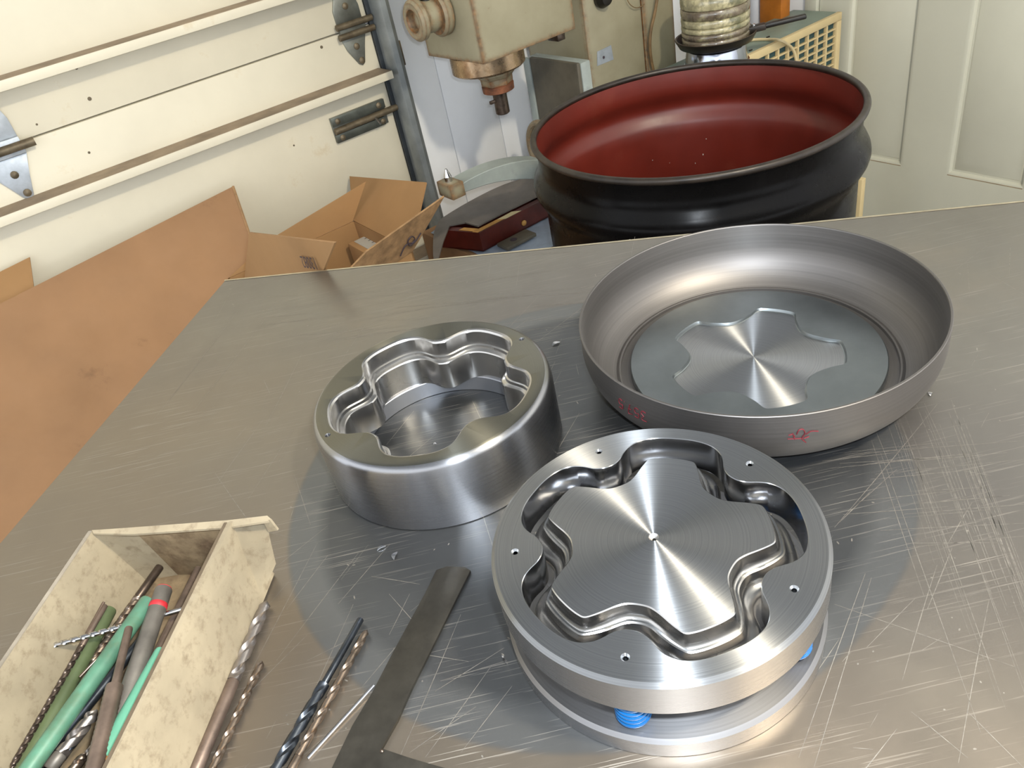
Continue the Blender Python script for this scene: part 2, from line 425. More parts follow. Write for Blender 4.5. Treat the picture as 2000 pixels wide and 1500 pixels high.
# ---- garage door (structure) with its sections, rails and ironmongery
gd = structure(bpy.data.objects.new('door_1', None)); col.objects.link(gd)
gd['label'] = 'cream sectional garage door with dusty horizontal rails and steel hinges'
JZ = .982
for z0, z1 in ((0.0, .4535), (.4545, JZ-.0018), (JZ+.0018, 1.51), (1.511, 2.2)):
    wbox('panel', -2.6, -.012, -.045, 0, z0, z1, door_cream, gd, .002)
for zr, tend in ((1.115, -.028), (.868, -.018), (.33, -.02)):
    r = wbox('rail', -2.6, tend, .0, .075, zr-.020, zr, door_cream, gd, .001)
    d_ = wbox('rail_dust', -2.6, tend-.002, .001, .074, zr, zr+.0006, rail_dust, r, 0)
    d_.name = 'dust_film'
def hinge(tc, zc, m, sc=1.0, pins=(.016, -.010)):
    up = [(-.040, .020), (.040, .020), (.040, .055), (.026, .105), (-.020, .105), (-.040, .055)]
    dn = [(-.040, -.014), (.040, -.014), (.026, -.05), (.013, -.092), (.004, -.098), (-.006, -.092), (-.030, -.05)]
    h = prism('hinge', [W(tc+a*sc, .0005, zc+b*sc) for a, b in up], S_*.004, m, gd, .0008)
    prism('hinge_leaf', [W(tc+a*sc, .0005, zc+b*sc) for a, b in dn], S_*.004, m, h, .0008)
    for dz in pins:
        tube('knuckle', [W(tc-.05*sc, .018, zc+dz*sc), W(tc+.062*sc, .018, zc+dz*sc)], .0085*sc, rusty_zinc, h, 12)
    wbox('hinge_web', tc-.040*sc, tc+.040*sc, .003, .014, zc-.012*sc, zc+.020*sc, m, h, .001)
    for a, b in ((.0, .06), (.02, .085), (.0, -.045), (.004, -.084)):
        lathe('bolt', [(.0085, 0), (.0085, .003), (.004, .006), (0.0005, .0065)], rusty_zinc, h, 12, W(tc+a*sc, .004, zc+b*sc), S_)
ht = tsz(at_s(690, 62, .01)); hinge(ht[0], JZ, zinc, .95)
hl = tsz(at_s(14, 290, .01)); hinge(hl[0]-.014, JZ-.008, zinc_lite, 1.12, (.004,))
# slide bolt latch
a_ = tsz(at_s(643, 262, .0)); b_ = tsz(at_s(752, 222, .0))
lt0, lt1, lz = a_[0]+.012, b_[0]+.002, .757
latch = wbox('latch', lt0, lt1, .0005, .005, lz-.034, lz+.034, zinc, gd, .0008); latch['label'] = 'galvanised slide bolt latch on cream garage door'
wbox('latch_plate', lt0, lt1, .006, .012, lz+.010, lz+.034, latch_blue, latch, .001)
wbox('latch_plate', lt0, lt1-.012, .006, .012, lz-.034, lz-.012, latch_blue, latch, .001)
tube('slide_bolt', [W(lt0, .017, lz-.001), W(lt1+.030, .017, lz+.001)], .009, rusty_zinc, latch, 12)
tube('bolt_handle', [W(lt1-.045, .020, lz), W(lt1-.043, .040, lz-.018)], .004, bright_steel, latch, 8)
for a in (lt0+.018, lt1-.02):
    for dz in (.022, -.023):
        lathe('bolt', [(.008, 0), (.008, .002), (.003, .005), (.0005, .0055)], rusty_zinc, latch, 12, W(a, .012, lz+dz), S_)
for u, v, rr_ in ((149, 133, .0035), (175, 193, .0045), (72, 243, .0025), (460, 32, .003), (515, 14, .003), (174, 298, .003), (574, 284, .0025), (628, 92, .004)):
    lathe('screw_hole', [(rr_, 0), (rr_*.9, .0012), (.0004, .0014)], rusty_zinc, gd, 10, at_s(u, v, 0), S_)
# ---- door track
trk = thing('door_track', 'dark grey vertical steel track beside cream garage door', 'track', W(.008, .03, 0))
def trk_loc(o): o.parent = trk; o.matrix_parent_inverse = Matrix.Translation(-trk.location); return o
prof = [(-.004, .012), (-.004, .050), (.004, .064), (.018, .068), (.030, .062), (.036, .050), (.036, .012), (.032, .012), (.032, .048), (.026, .058), (.018, .062), (.008, .058), (.001, .048), (.001, .012)]
trk_loc(prism('channel', [W(a, b, 0.01) for a, b in prof], Vector((0, 0, 2.3)), track_paint))
trk_loc(wbox('flange', -.016, -.004, .010, .016, .01, 2.3, track_dark, None, .001))
bz = at_s(757, 112, .03).z
trk_loc(wbox('bracket', .030, .052, .0, .03, bz-.035, bz+.03, rusty_zinc, None, .002))
for zz in (bz-.05, at_s(787, 212, .03).z):
    trk_loc(lathe('bolt', [(.007, 0), (.007, .006), (.003, .010), (.0005, .0105)], rusty_zinc, None, 10, W(.040, .012, zz), S_))

# ---- right wall and the white panel door
RTW = 1.28
wr = structure(bpy.data.objects.new('wall_right', None)); col.objects.link(wr)
wbox('panel', RTW+.002, RTW+.06, -.06, .44, 0, 2.6, wall_white, wr, .002)
wbox('panel', RTW+.002, RTW+.06, 1.32, 3.6, 0, 2.6, wall_white, wr, .002)
wbox('panel', RTW+.002, RTW+.06, .442, 1.318, 2.06, 2.6, wall_white, wr, .002)
d2 = structure(bpy.data.objects.new('door_2', None)); col.objects.link(d2)
d2['label'] = 'off-white panelled interior door behind the black drum'
def door_face():
    bm = bmesh.new(); t0 = RTW+.004
    def V(s, z, dep=0): return bm.verts.new(W(t0+dep, s, z))
    S0, S1 = .475, 1.285
    outer = [V(S0, .01), V(S1, .01), V(S1, 2.03), V(S0, 2.03)]
    holes = []
    for (a, b) in ((.575, .800), (.935, 1.165)):
        for (c, d) in ((.235, .80), (.97, 1.55), (1.66, 1.90)):
            rows = []
            for ins, dep in ((0, 0), (.010, .003), (.014, .013), (.020, .013), (.024, .011), (.052, .004)):
                rows.append([V(a+ins, c+ins, dep), V(b-ins, c+ins, dep), V(b-ins, d-ins, dep), V(a+ins, d-ins, dep)])
            for p, q in zip(rows[:-1], rows[1:]):
                for i in range(4): bm.faces.new((p[i], p[(i+1) % 4], q[(i+1) % 4], q[i]))
            bm.faces.new(rows[-1]); holes.append(rows[0])
    fill(bm, [outer]+holes)
    back = [V(S0, .01, .04), V(S1, .01, .04), V(S1, 2.03, .04), V(S0, 2.03, .04)]
    bm.faces.new(back)
    for i in range(4): bm.faces.new((outer[i], outer[(i+1) % 4], back[(i+1) % 4], back[i]))
    return bm
obj('slab', door_face(), door_white, d2, 20)
for s0, s1 in ((.578, .797), (.938, 1.162)):
    wbox('ledge_dust', RTW-.0002+.005, RTW+.010, s0+.004, s1-.004, .2362, .2405, door_dirt, d2, 0)
wbox('trim_1', RTW-.010, RTW+.03, .430, .472, 0, 2.06, door_white, None, .003)['kind'] = 'structure'
wbox('trim_2', RTW-.010, RTW+.03, 1.288, 1.34, 0, 2.06, door_white, None, .003)['kind'] = 'structure'

# ================================================================== BACKGROUND THINGS
def rooted(name, label, cat, loc, group=None):
    """thing whose parts are built in world space"""
    r = thing(name, label, cat, loc, 0, group)
    def par(o): o.parent = r; o.matrix_parent_inverse = Matrix.Translation(-Vector(loc)); return o
    return r, par
# ---- milling machine
mc = at_s(945, 127, .46); mt, ms, mz = tsz(mc)
mill, mp_ = rooted('milling_machine', 'old beige milling machine with rusty edges in the room corner', 'machine', W(.6, .2, 0))
ew = (at_t(839, 118, mt)-mc).length; lw = (at_s(1125, 58, ms)-mc).length
head = mp_(wbox('head_casting', mt, mt+lw, ms-ew, ms, mz, mz+.42, mill_mat, None, .003))
def subp(o, par_): o.parent = par_; o.matrix_parent_inverse = par_.matrix_world.inverted(); return o
bpy.context.view_layer.update()
sa = at_s(986, 212, ms-ew*.5); stt, sss, szz = tsz(sa)
stt = tsz(at_s(972, 165, ms-ew*.52))[0]; sss = ms-ew*.52
def ax(z): return W(stt, sss, z)
colr = mp_(lathe('spindle_collar', [(.088, 0), (.094, .005), (.094, .046), (.086, .052)], spindle_steel, None, 64, ax(mz-.048)-T_*.016))
zn = mz-.047
mp_(lathe('spindle_nose', [(.038, -.046), (.041, -.043), (.042, -.028), (.052, -.018), (.058, 0)], mill_mat, None, 6, ax(zn), smooth=15))
mp_(lathe('nose_ring', [(.034, -.064), (.041, -.061), (.042, -.046), (.036, -.043)], rust_mat, None, 40, ax(zn)))
mp_(tube('spindle_shank', [ax(zn-.122), ax(zn-.119), ax(zn-.058)], [.015, .0185, .0185], hss_dark, None, 20))
mp_(wbox('drive_key', stt-.034, stt-.012, sss-.004, sss+.004, zn-.088, zn-.080, hss_dark, None, .001))
kc = at_t(865, 22, mt-.001)
kb = mp_(lathe('knob', [(.048, 0), (.052, .004), (.052, .020), (.046, .026), (.036, .027), (.036, .058), (.046, .068), (.046, .080), (.040, .086), (.026, .086), (.022, .070), (.0005, .070)], mill_mat, None, 48, kc, -T_))
tube('locking_screw', [kc-T_*.040+UP*.03, kc-T_*.040+UP*.062], .013, black_iron, None, 12)
bpy.data.objects['locking_screw'].parent = mill; bpy.data.objects['locking_screw'].matrix_parent_inverse = Matrix.Translation(-mill.location)
mp_(wbox('head_key', mt+lw-.045, mt+lw-.02, ms-.06, ms-.02, mz-.02, mz, hss_dark, None, .002))
# knee casting with the dark end plate, and the tall column
kt = .36
k0 = tsz(at_t(1033, 112, kt)); k1 = tsz(at_t(1126, 123, kt))
mp_(wbox('knee_plate', kt, kt+.012, k0[1], k1[1], .02, k0[2], mill_dark, None, .003))
mp_(wbox('knee_edge', kt-.004, kt+.012, k0[1]-.028, k0[1]-.001, .02, k0[2]-.004, mill_lite, None, .003))
mp_(wbox('knee_casting', kt+.012, kt+.046, k0[1]-.02, k1[1]+.002, .02, k0[2]-.002, mill_lite, None, .004))
cs = .30
ct0 = tsz(at_s(1148, 100, cs))[0]; ct1 = tsz(at_s(1316, 60, cs))[0]
mp_(wbox('column', ct0, ct1, .02, cs, 0, 1.45, mill_mat, None, .014))
mp_(wbox('column_rib', ct0+.62*(ct1-ct0), ct1-.004, cs-.004, cs+.012, 0, 1.45, mill_mat, None, .010))
pq = [at_s(a, b, cs+.0006) for a, b in ((1166, 101), (1193, 88), (1198, 116), (1166, 129))]
plq = mp_(prism('maker_plate', pq, S_*.0012, zinc_lite, None))
mp_(lathe('plate_hole', [(.004, 0), (.004, .001), (.0005, .0012)], ink, None, 12, at_s(1179, 112, cs+.0019), S_))
mp_(lathe('black_knob', [(.024, 0), (.026, .012), (.018, .03), (.0005, .032)], black_iron, None, 24, at_s(1172, -4, cs+.001), S_))
cb = spline([at_s(1285, -12, cs+.030), at_s(1279, 25, cs+.030), at_s(1271, 62, cs+.028), at_s(1270, 100, cs+.026), at_s(1277, 140, cs+.022), at_s(1290, 175, cs+.022)])
mp_(tube('cable', cb, .0045, cable_brown, None, 8))
mp_(tube('thin_wire', spline([at_s(1222, -6, cs+.01), at_s(1232, 10, cs+.012), at_s(1246, 15, cs+.012), at_s(1262, 5, cs+.01), at_s(1268, -8, cs+.01)]), .0012, cable_brown, None, 6))
# handwheel rim seen behind the drum
hw = at_s(1062, 290, cs-.05)
bm = bmesh.new()
hp = [hw + (S_*math.cos(a)*.065 + UP*math.sin(a)*.075)*1.0 for a in [2*PI*i/32 for i in range(33)]]
add_tube(bm, hp, .010, 10, False)
mp_(obj('handwheel_rim', bm, mill_mat))
# curved grey arm with its conical pin
arm, arm_ = rooted('support_arm', 'curved grey cast arm with conical steel pin beside the drum', 'arm', W(.36, .55, 0))
sA = .52
top_ = [(1062, 312), (1030, 313), (995, 319), (960, 330), (925, 346), (898, 362)]
bot_ = [(1062, 351), (1030, 350), (990, 353), (955, 360), (930, 368), (908, 376)]
tp = spline([at_s(a, b, sA) for a, b in top_], 5); bp = spline([at_s(a, b+0, sA) for a, b in bot_], 5)
bm = bmesh.new()
L = [[tp[i], bp[i], bp[i]-S_*.055, tp[i]-S_*.055] for i in range(len(tp))]
loft(bm, L, True, True, True)
bmesh.ops.bevel(bm, geom=[e for e in bm.edges], offset=.0015, segments=1, affect='EDGES')
arm_(obj('curved_arm', bm, mill_lite))
hd = at_s(893, 372, sA)
arm_(box('arm_end', hd - S_*.026, .019, .031, .018, mill_mat, None, WAX, .003))
arm_(lathe('conical_pin', [(.009, 0), (.009, .010), (.0095, .012), (.003, .030), (.0005, .032)], bright_steel, None, 20, hd - S_*.026 + UP*.018 + T_*(-.002)))
arm_(tube('arm_shaft', [(tp[0]+bp[0])/2-S_*.028-T_*.01, W(.485, .302, ((tp[0]+bp[0])/2).z)], .018, rust_mat, None, 16))

# ---- big cardboard sheet leaning on the garage door
cbz = .60
sh = []
c1 = at_s(451, 361, .14); tt1, _, z1 = tsz(c1)
def lean(u, v, s_top=.14, s_bot=.62, ztop=.62):
    # plane through the top line (s_top at ztop) falling to s_bot at floor
    n = (S_*ztop + UP*(s_bot-s_top)).normalized(); return at_pl(u, v, W(0, s_top, ztop), n)
pts = [lean(u, v) for u, v in ((452, 362), (440, 365), (150, 516), (-160, 672))]
pts2 = [lean(u, v) for u, v in ((512, 530), (455, 365))]
ddir = (pts2[0]-pts2[1]).normalized()
A0 = lean(455, 364); B0 = lean(-200, 694)
def to_floor(p, d): return p + d*((p.z-.004)/(-d.z))
poly = [A0, to_floor(A0, ddir), to_floor(B0, ddir), B0]
nrm = (S_*.62 + UP*.48).normalized()
big = thing('cardboard_sheet', 'large plain brown cardboard sheet leaning beside the metal table', 'cardboard', tuple(to_floor(A0, ddir)))
def big_(o): o.parent = big; o.matrix_parent_inverse = Matrix.Translation(-big.location); return o
big_(prism('front_sheet', poly, -nrm*.006, cardboard2))
q0 = lean(62, 508, .118, .60, .62); q1 = lean(-200, 560, .118, .60, .62)
poly2 = [lean(58, 502, .12, .60, .62), lean(66, 560, .12, .60, .62), lean(-200, 700, .12, .60, .62), lean(-200, 630, .12, .60, .62)]
big_(prism('back_flap', poly2, -nrm*.005, cardboard))
# dark edge line of the folded sheet
ed = [A0 + nrm*.0005, to_floor(A0, ddir) + nrm*.0005]
big_(tube('sheet_edge', ed, .0035, torn, None, 6))

# ---- open shipping carton
ZR = .58
c0 = at_z(692, 431, ZR); bt, bs, _ = tsz(c0)
Wd = tsz(at_z(800, 447, ZR))[1]-bs; Wd = max(Wd, .30)
nf = at_s  # near flap gives the length
# length: near rim line lies under the near flap; estimated from its upright face
Ln = .36
cart, ca_ = rooted('open_carton', 'open brown shipping carton with raised flaps in front of garage door', 'box', W(bt-Ln/2, bs+Wd/2, 0))
def wall_(name, t0, s0, t1, s1, z0, z1, m=cardboard):
    a = W(t0, s0, z0); b = W(t1, s1, z0); d = (b-a).normalized(); n = d.cross(UP)
    return ca_(prism(name, [a, b, b+UP*(z1-z0), a+UP*(z1-z0)], n*.004, m))
wall_('side_wall', bt-Ln, bs, bt, bs, .006, ZR)
wall_('side_wall', bt, bs, bt, bs+Wd, .006, ZR)
wall_('side_wall', bt, bs+Wd, bt-Ln, bs+Wd, .006, ZR)
wall_('side_wall', bt-Ln, bs+Wd, bt-Ln, bs, .006, ZR)
ca_(wbox('carton_floor', bt-Ln, bt, bs, bs+Wd, .002, .006, cardboard, None, 0))
def flap(name, poly, m=cardboard, th=.004):
    n = (poly[1]-poly[0]).cross(poly[2]-poly[0]).normalized(); return ca_(prism(name, poly, n*th, m))
flap('flap', [c0, W(bt, bs+Wd, ZR), at_t(834, 357, bt+.10), at_t(685, 345, bt+.10)])
flap('flap', [W(bt-.004, bs-.001, ZR), W(bt-Ln, bs-.001, ZR), at_s(530, 466, bs-.02), at_s(715, 354, bs+.024)])
nl = [at_t(490, 453, bt-Ln-.012), at_t(658, 472, bt-Ln-.012)]
fl_ = flap('flap', [W(bt-Ln-.004, bs-.0, ZR-.10), W(bt-Ln-.004, bs+Wd, ZR-.10), nl[1], nl[0]])
# right flap with torn edge
r0 = at_s(868, 384, bs+Wd+.05); r1 = at_s(716, 492, bs+Wd+.05)
rf = flap('flap', [W(bt, bs+Wd+.005, ZR), W(bt-Ln*.98, bs+Wd+.005, ZR-.05), r1, r0], torn)
rf['label'] = 'torn dark-edged flap with scribble'
cart['label'] = 'open brown shipping carton with raised flaps in front of garage door'
# ink marks on the flaps
bpy.context.view_layer.update()
ce_ = (nl[0]+nl[1])*.5; 
fp = [at_t(603, 512, bt-Ln-.0185), at_t(625, 515, bt-Ln-.0185)]
xdir = (fp[1]-fp[0]).normalized(); ydir = xdir.cross(T_).normalized()
if ydir.z < 0: ydir = -ydir
tx = text_mesh('printed_number', '13082', .030, lambda x, y: fp[0] - xdir*x - UP*y, ink, None); ca_(tx)
sc = [(782, 500), (790, 482), (798, 476), (806, 474), (810, 466), (804, 462), (797, 470), (800, 480), (812, 470), (822, 455)]
v1 = (r0-r1); n2 = (W(bt, bs+Wd+.005, ZR)-W(bt-Ln*.98, bs+Wd+.005, ZR-.05)).cross(r0-W(bt, bs+Wd+.005, ZR)).normalized()
if n2.dot(S_) < 0: n2 = -n2
ca_(tube('ink_scribble', spline([at_pl(a, b, r0+n2*.006, n2) for a, b in sc], 4), .0016, ink, None, 6))
# small box inside
sbz = .545
e0 = at_z(678, 475, sbz); st_, ss_, _ = tsz(e0)
sm, sm_ = rooted('small_carton', 'small brown carton with grey shipping label lying inside the open carton', 'box', W(st_+.1, ss_+.06, .006))
sm_(wbox('carton_body', st_, st_+.115, ss_-.0, ss_+.11, .006, sbz, cardboard, None, .004))
sm_(wbox('shipping_label', st_+.016, st_+.108, ss_+.010, ss_+.095, sbz+.0001, sbz+.0012, label_grey, None, 0))
for k in range(3):
    sm_(wbox('label_print', st_+.040, st_+.095, ss_+.024+k*.020, ss_+.0265+k*.020, sbz+.0013, sbz+.0017, ink, None, 0))

# ---- grey sheet on a red wooden case, plastic, bracket
GZ = .50
outl = [(1075, 340), (1040, 344), (985, 360), (930, 386), (875, 418), (856, 434), (847, 458), (846, 500), (852, 520), (866, 470), (878, 440), (908, 434), (933, 441), (981, 416), (1075, 370)]
gs = thing('grey_cover', 'grey grimy sheet metal cover with rounded corner behind the table', 'sheet', tuple(at_z(960, 400, GZ)))
def gs_(o): o.parent = gs; o.matrix_parent_inverse = Matrix.Translation(-gs.location); return o
gp = spline([at_z(u, v, GZ) for u, v in outl[:9]], 4) + [at_z(u, v, GZ) for u, v in outl[9:]]
gs_(prism('cover_sheet', gp, Vector((0, 0, -.004)), grey_sheet))
rimp = spline([at_z(u, v, GZ) for u, v in outl[:9]], 4)
bm = bmesh.new(); loft(bm, [[p for p in rimp], [p+Vector((0, 0, -.055)) for p in rimp]], False)
gl = gs_(obj('cover_lip', bm, grey_sheet))
wc, wc_ = rooted('wooden_case', 'dark red stained wooden case with tan worn top edges under the grey sheet', 'case', tuple(at_z(940, 457, .49) - UP*.13))
v0 = at_z(936, 455, .494); v1_ = at_z(1075, 383, .494); v2_ = at_z(866, 449, .494)
d1 = (v1_-v0); d2_ = (v2_-v0); hgt = .055
def plank(name, a, d, inn, m=redwood):
    o = wc_(prism(name, [a, a+d, a+d+inn, a+inn], Vector((0, 0, -hgt)), m))
    return o
i1 = d2_.normalized()*.022; i2 = d1.normalized()*.022
plank('front_board', v0, d1, i1); plank('end_board', v0+i1, d2_-i1, i2)
plank('back_board', v0+d2_, d1, i1); plank('far_board', v0+d1, d2_, i2)
wc_(prism('case_bottom', [v0-UP*(hgt-.004), v0+d1-UP*(hgt-.004), v0+d1+d2_-UP*(hgt-.004), v0+d2_-UP*(hgt-.004)], Vector((0, 0, -.004)), redwood))
e_ = UP*.0006
wc_(prism('worn_edge', [v0+i1*.2+e_, v0+d1*.42+i1*.2+e_, v0+d1*.42+i1+e_, v0+i1+e_], Vector((0, 0, .0005)), brass_wood))
wc_(prism('worn_edge', [v0+i1*.9+i2*.2+e_, v0+d2_*.6+i2*.2+e_, v0+d2_*.6+i2+e_, v0+i1*.9+i2+e_], Vector((0, 0, .0005)), brass_wood))
wc_(prism('chipped_paint', [v0+d1*.36+e_*2, v0+d1*.58+e_*2, v0+d1*.54+i1+e_*2, v0+d1*.33+i1*.9+e_*2], Vector((0, 0, .0004)), cream_chip))
nx = d1.cross(UP).normalized()
if nx.y > 0: nx = -nx
lathe_c = v0+d1*.58-UP*.035+nx*.0005
wc_(lathe('case_catch', [(.008, 0), (.008, .003), (.004, .006), (.0005, .006)], brass_wood, None, 10, lathe_c, nx))
# carton under the case and crumpled plastic over it
zc = .43
lowc, low_ = rooted('lower_carton', 'brown cardboard box under the dark red wooden case', 'box', tuple(Vector((at_z(960, 470, zc).x, at_z(960, 470, zc).y, 0))))
b0 = at_z(858, 470, zc)
tl, sl_, _ = tsz(b0)
low_(wbox('carton_body', tl, tl+.40, sl_-.10, sl_+.34, 0, zc, cardboard2, None, .003))
bm = bmesh.new(); nx_, ny_ = 26, 18; grid = []
for j in range(ny_+1):
    row = []
    for i in range(nx_+1):
        p = W(tl+.01+.38*i/nx_, sl_-.06+.385*j/ny_, zc+.004)
        row.append(bm.verts.new(p + UP*abs(math.sin(i*1.9+j*.7)*math.cos(j*1.3-i*.4))*.003))
    grid.append(row)
for j in range(ny_):
    for i in range(nx_): bm.faces.new((grid[j][i], grid[j][i+1], grid[j+1][i+1], grid[j+1][i]))
tag(obj('plastic_sheet', bm, plastic_white, None, 60), 'crumpled bluish white plastic sheet lying under the wooden case', 'plastic')
bk = at_z(1003, 468, zc+.02); bt_, bs_, _ = tsz(bk)
br, br_ = rooted('steel_bracket', 'small grey steel bracket with oval hole lying on the white plastic', 'bracket', tuple(bk-UP*.012))
br_(wbox('bracket_plate', bt_-.04, bt_+.06, bs_-.024, bs_+.024, zc+.010, zc+.020, mill_dark, None, .002))
br_(lathe('oval_hole', [(.010, 0), (.010, .0006), (.0005, .0007)], ink, None, 16, bk+UP*.0003))

# ---- drum
DC = Vector((.426, 1.3726, 0)); DR = .2985
drum = thing('steel_drum', 'open black steel drum with red lining behind the table', 'drum', tuple(DC))
zt = .875
def drumprof(off):
    pr = [(.2895, zt-.010), (.2880, zt-.022), (.2865, zt-.040), (.2870, zt-.052), (.2905, zt-.062), (.2965, zt-.072), (.3015, zt-.082), (.3030, zt-.090), (.3015, zt-.098), (.2965, zt-.108), (.2905, zt-.117), (.2870, zt-.126), (.2860, zt-.145),
          (.2860, .60), (.2900, .585), (.2955, .57), (.2900, .555), (.2860, .54), (.2860, .36), (.2900, .345), (.2955, .33), (.2900, .315), (.2860, .30), (.2860, .03)]
    return [(r+off, z) for r, z in pr]
shell = lathe('drum_shell', [(.288, .004)] + list(reversed(drumprof(0))), black_drum, drum, 128, cap1=False, smooth=50)
lathe('drum_lining', [(.28, .012)] + list(reversed(drumprof(-.0022))), red_drum, drum, 128, cap1=False, smooth=50)
bm = bmesh.new(); rr = .0062
add_lathe(bm, [(DR-.0085+rr*math.cos(a), zt-.0075+rr*math.sin(a)) for a in [2*PI*i/12 for i in range(12)]], 128, closed_prof=True)
obj('rolled_rim', bm, rim_worn, drum, 60)
# scuffs on the hoop
bm = bmesh.new()
for a0, n in ((-118, 16), (-126, 4), (-108, 3)):
    for _ in range(n):
        a = math.radians(a0 + random.gauss(0, 2.0)); z = zt-.108+random.gauss(0, .0035); r = .2972 if z < zt-.1 else .3022
        r = .3030 - (abs(z-(zt-.090))/.018)**1.5*.0062 + .0006
        u = Vector((-math.sin(a), math.cos(a), 0)); c = Vector((r*math.cos(a), r*math.sin(a), z))
        l = random.uniform(.001, .005)
        add_box(bm, c, l, .0004, random.uniform(.0004, .0012), (u, Vector((math.cos(a), math.sin(a), 0)), UP))
tag(obj('paint_scuffs', bm, scuff_white, drum, 0), kind='stuff')
# flakes on the lining
bm = bmesh.new()
for _ in range(14):
    a = random.uniform(.2, 2.9); z = random.uniform(zt-.26, zt-.15); r = .2832
    u = Vector((-math.sin(a), math.cos(a), 0))
    add_box(bm, (r*math.cos(a), r*math.sin(a), z), random.uniform(.0004, .0009), .0003, random.uniform(.0005, .002), (u, Vector((math.cos(a), math.sin(a), 0)), UP))
tag(obj('pale_flakes', bm, scuff_white, drum, 0), kind='stuff')
# cream board glimpsed behind the drum
pb = at_z(1683, 420, .5)
bd, bd_ = rooted('cream_board', 'narrow cream painted board standing right behind the black drum', 'board', tuple(at_t(1682, 400, 1.02)))
q = at_t(1684, 352, 1.02); tq, sq, zq = tsz(q)
bd.location = W(tq, sq-.04, 0)
bpy.context.view_layer.update()
o = wbox('board_panel', tq, tq+.02, sq-.10, sq, 0, zq, cream_grille, bd, .002); o.matrix_parent_inverse = Matrix.Translation(-bd.location)

# ---- air conditioner
AZ = .695
f1 = at_z(1625, 22, AZ); f0 = at_z(1522, 90, AZ)
at1, as1, _ = tsz(f1); at0, as0, _ = tsz(f0)
as_ = (as1+as0)/2; at1 = min(at1, RTW-.015)
ac, ac_ = rooted('air_conditioner', 'grey-green air conditioner with cream grille behind the drum', 'appliance', W((at1-.3), as_-.2, 0))
ac_(wbox('cabinet', at1-.62, at1, as_-.17, as_-.014, .02, AZ, green_top, None, .004))
ac_(wbox('grille_backing', at1-.60, at1-.01, as_-.0135, as_-.010, .04, AZ-.02, teal_dark, None, 0))
for z0, z1 in ((AZ-.022, AZ+.001), (.02, .05)):
    ac_(wbox('grille_frame', at1-.62, at1, as_-.012, as_+.004, z0, z1, cream_grille, None, .003))
for t0 in (at1-.62, at1-.022):
    ac_(wbox('grille_frame', t0, t0+.022, as_-.012, as_+.004, .05, AZ-.022, cream_grille, None, .003))
k = at1-.022
while k > at1-.58:
    k -= .046
    ac_(wbox('grille_bar', k-.0026, k+.0026, as_-.010, as_+.002, .05, AZ-.022, cream_grille, None, .001))
zz = AZ-.022
while zz > .36:
    zz -= .021
    ac_(wbox('louvre', at1-.598, at1-.022, as_-.010, as_-.001, zz-.0027, zz+.0027, cream_grille, None, .001))
ac_(lathe('foot', [(.02, 0), (.02, .02)], black_iron, None, 16, W(at1-.05, as_-.05, 0)))
ac_(lathe('foot', [(.02, 0), (.02, .02)], black_iron, None, 16, W(at1-.56, as_-.05, 0)))
ac_(lathe('foot', [(.02, 0), (.02, .02)], black_iron, None, 16, W(at1-.05, as_-.17, 0)))
ac_(lathe('foot', [(.02, 0), (.02, .02)], black_iron, None, 16, W(at1-.56, as_-.17, 0)))
cz = AZ+.0045
cord = [at_z(1440, 84, cz), at_z(1470, 78, cz), at_z(1500, 77, cz), at_z(1524, 79, cz+.003), at_pl(1545, 92, W(0, as_+.010, 0), S_), at_pl(1553, 108, W(0, as_+.010, 0), S_), at_pl(1556, 130, W(0, as_+.010, 0), S_)]
tag(tube('power_cord', spline(cord, 8), .0042, cord_cream, None, 8), 'cream power cord draped over the front edge of the air conditioner', 'cord')
for u, v, lb in ((1466, 98, 'tiny dark flake nearest the drum on the air conditioner top'), (1500, 72, 'tiny dark flake behind the cord on the air conditioner top')):
    tag(box('dark_chip', at_z(u, v, AZ+.0016), .006, .0025, .0015, black_iron, None, (T_, S_, UP), .0006), lb, 'flake', 'dark flakes on the air conditioner')
# pot, pan and the wrapped stack on it
pz = AZ+.055
pc = at_z(1398, 84, pz)
pot = thing('steel_pot', 'shiny upturned stainless pot under the black pan', 'pot', (pc.x, pc.y, AZ+.0005))
lathe('pot_body', [(.085, .0), (.086, .004), (.080, .045), (.076, .050), (.0005, .0515)], chrome, pot, 64, cap1=False, smooth=60)
lathe('pot_lip', [(.085, .0), (.0895, .001), (.0895, .004), (.0855, .006)], chrome, pot, 64)
prad = (at_z(1478, 78, pz)-at_z(1320, 92, pz)).length/2
pan = thing('frying_pan', 'black frying pan with long handle on the air conditioner', 'pan', (pc.x, pc.y, pz-.0025))
R_ = prad
lathe('pan_body', [(R_*.80, 0), (R_*.90, .004), (R_*.985, .020), (R_, .024), (R_*.975, .025), (R_*.95, .021), (R_*.86, .008), (.0005, .007)], black_iron, pan, 72, cap1=False, smooth=50)
lathe('pan_rim', [(R_*.955, .0235), (R_*.995, .0248), (R_*.995, .0262), (R_*.955, .0250)], pan_rim, pan, 72, closed_prof=True, cap0=False, cap1=False)
h0 = at_z(1472, 56, pz+.024); h1 = at_z(1575, 31, pz+.036)
hd_ = (h1-h0); hs = hd_.normalized(); hn = hs.cross(UP).normalized(); hu = hn.cross(hs)
def lo(p): return p - Vector(pan.location)
handle = box('handle', lo((h0+h1)/2), hd_.length/2, .010, .006, black_iron, pan, (hs, hn, hu), .004)
box('handle_bracket', lo(h0+hs*.005), .026, .013, .008, rim_worn, pan, (hs, hn, hu), .003)
lathe('rivet', [(.006, 0), (.006, .003), (.0005, .006)], bright_steel, pan, 12, lo(h0+hs*.0+hu*.008), hu)
R2 = R_*.83
stz = pz-.0025+.0082
zk = stz
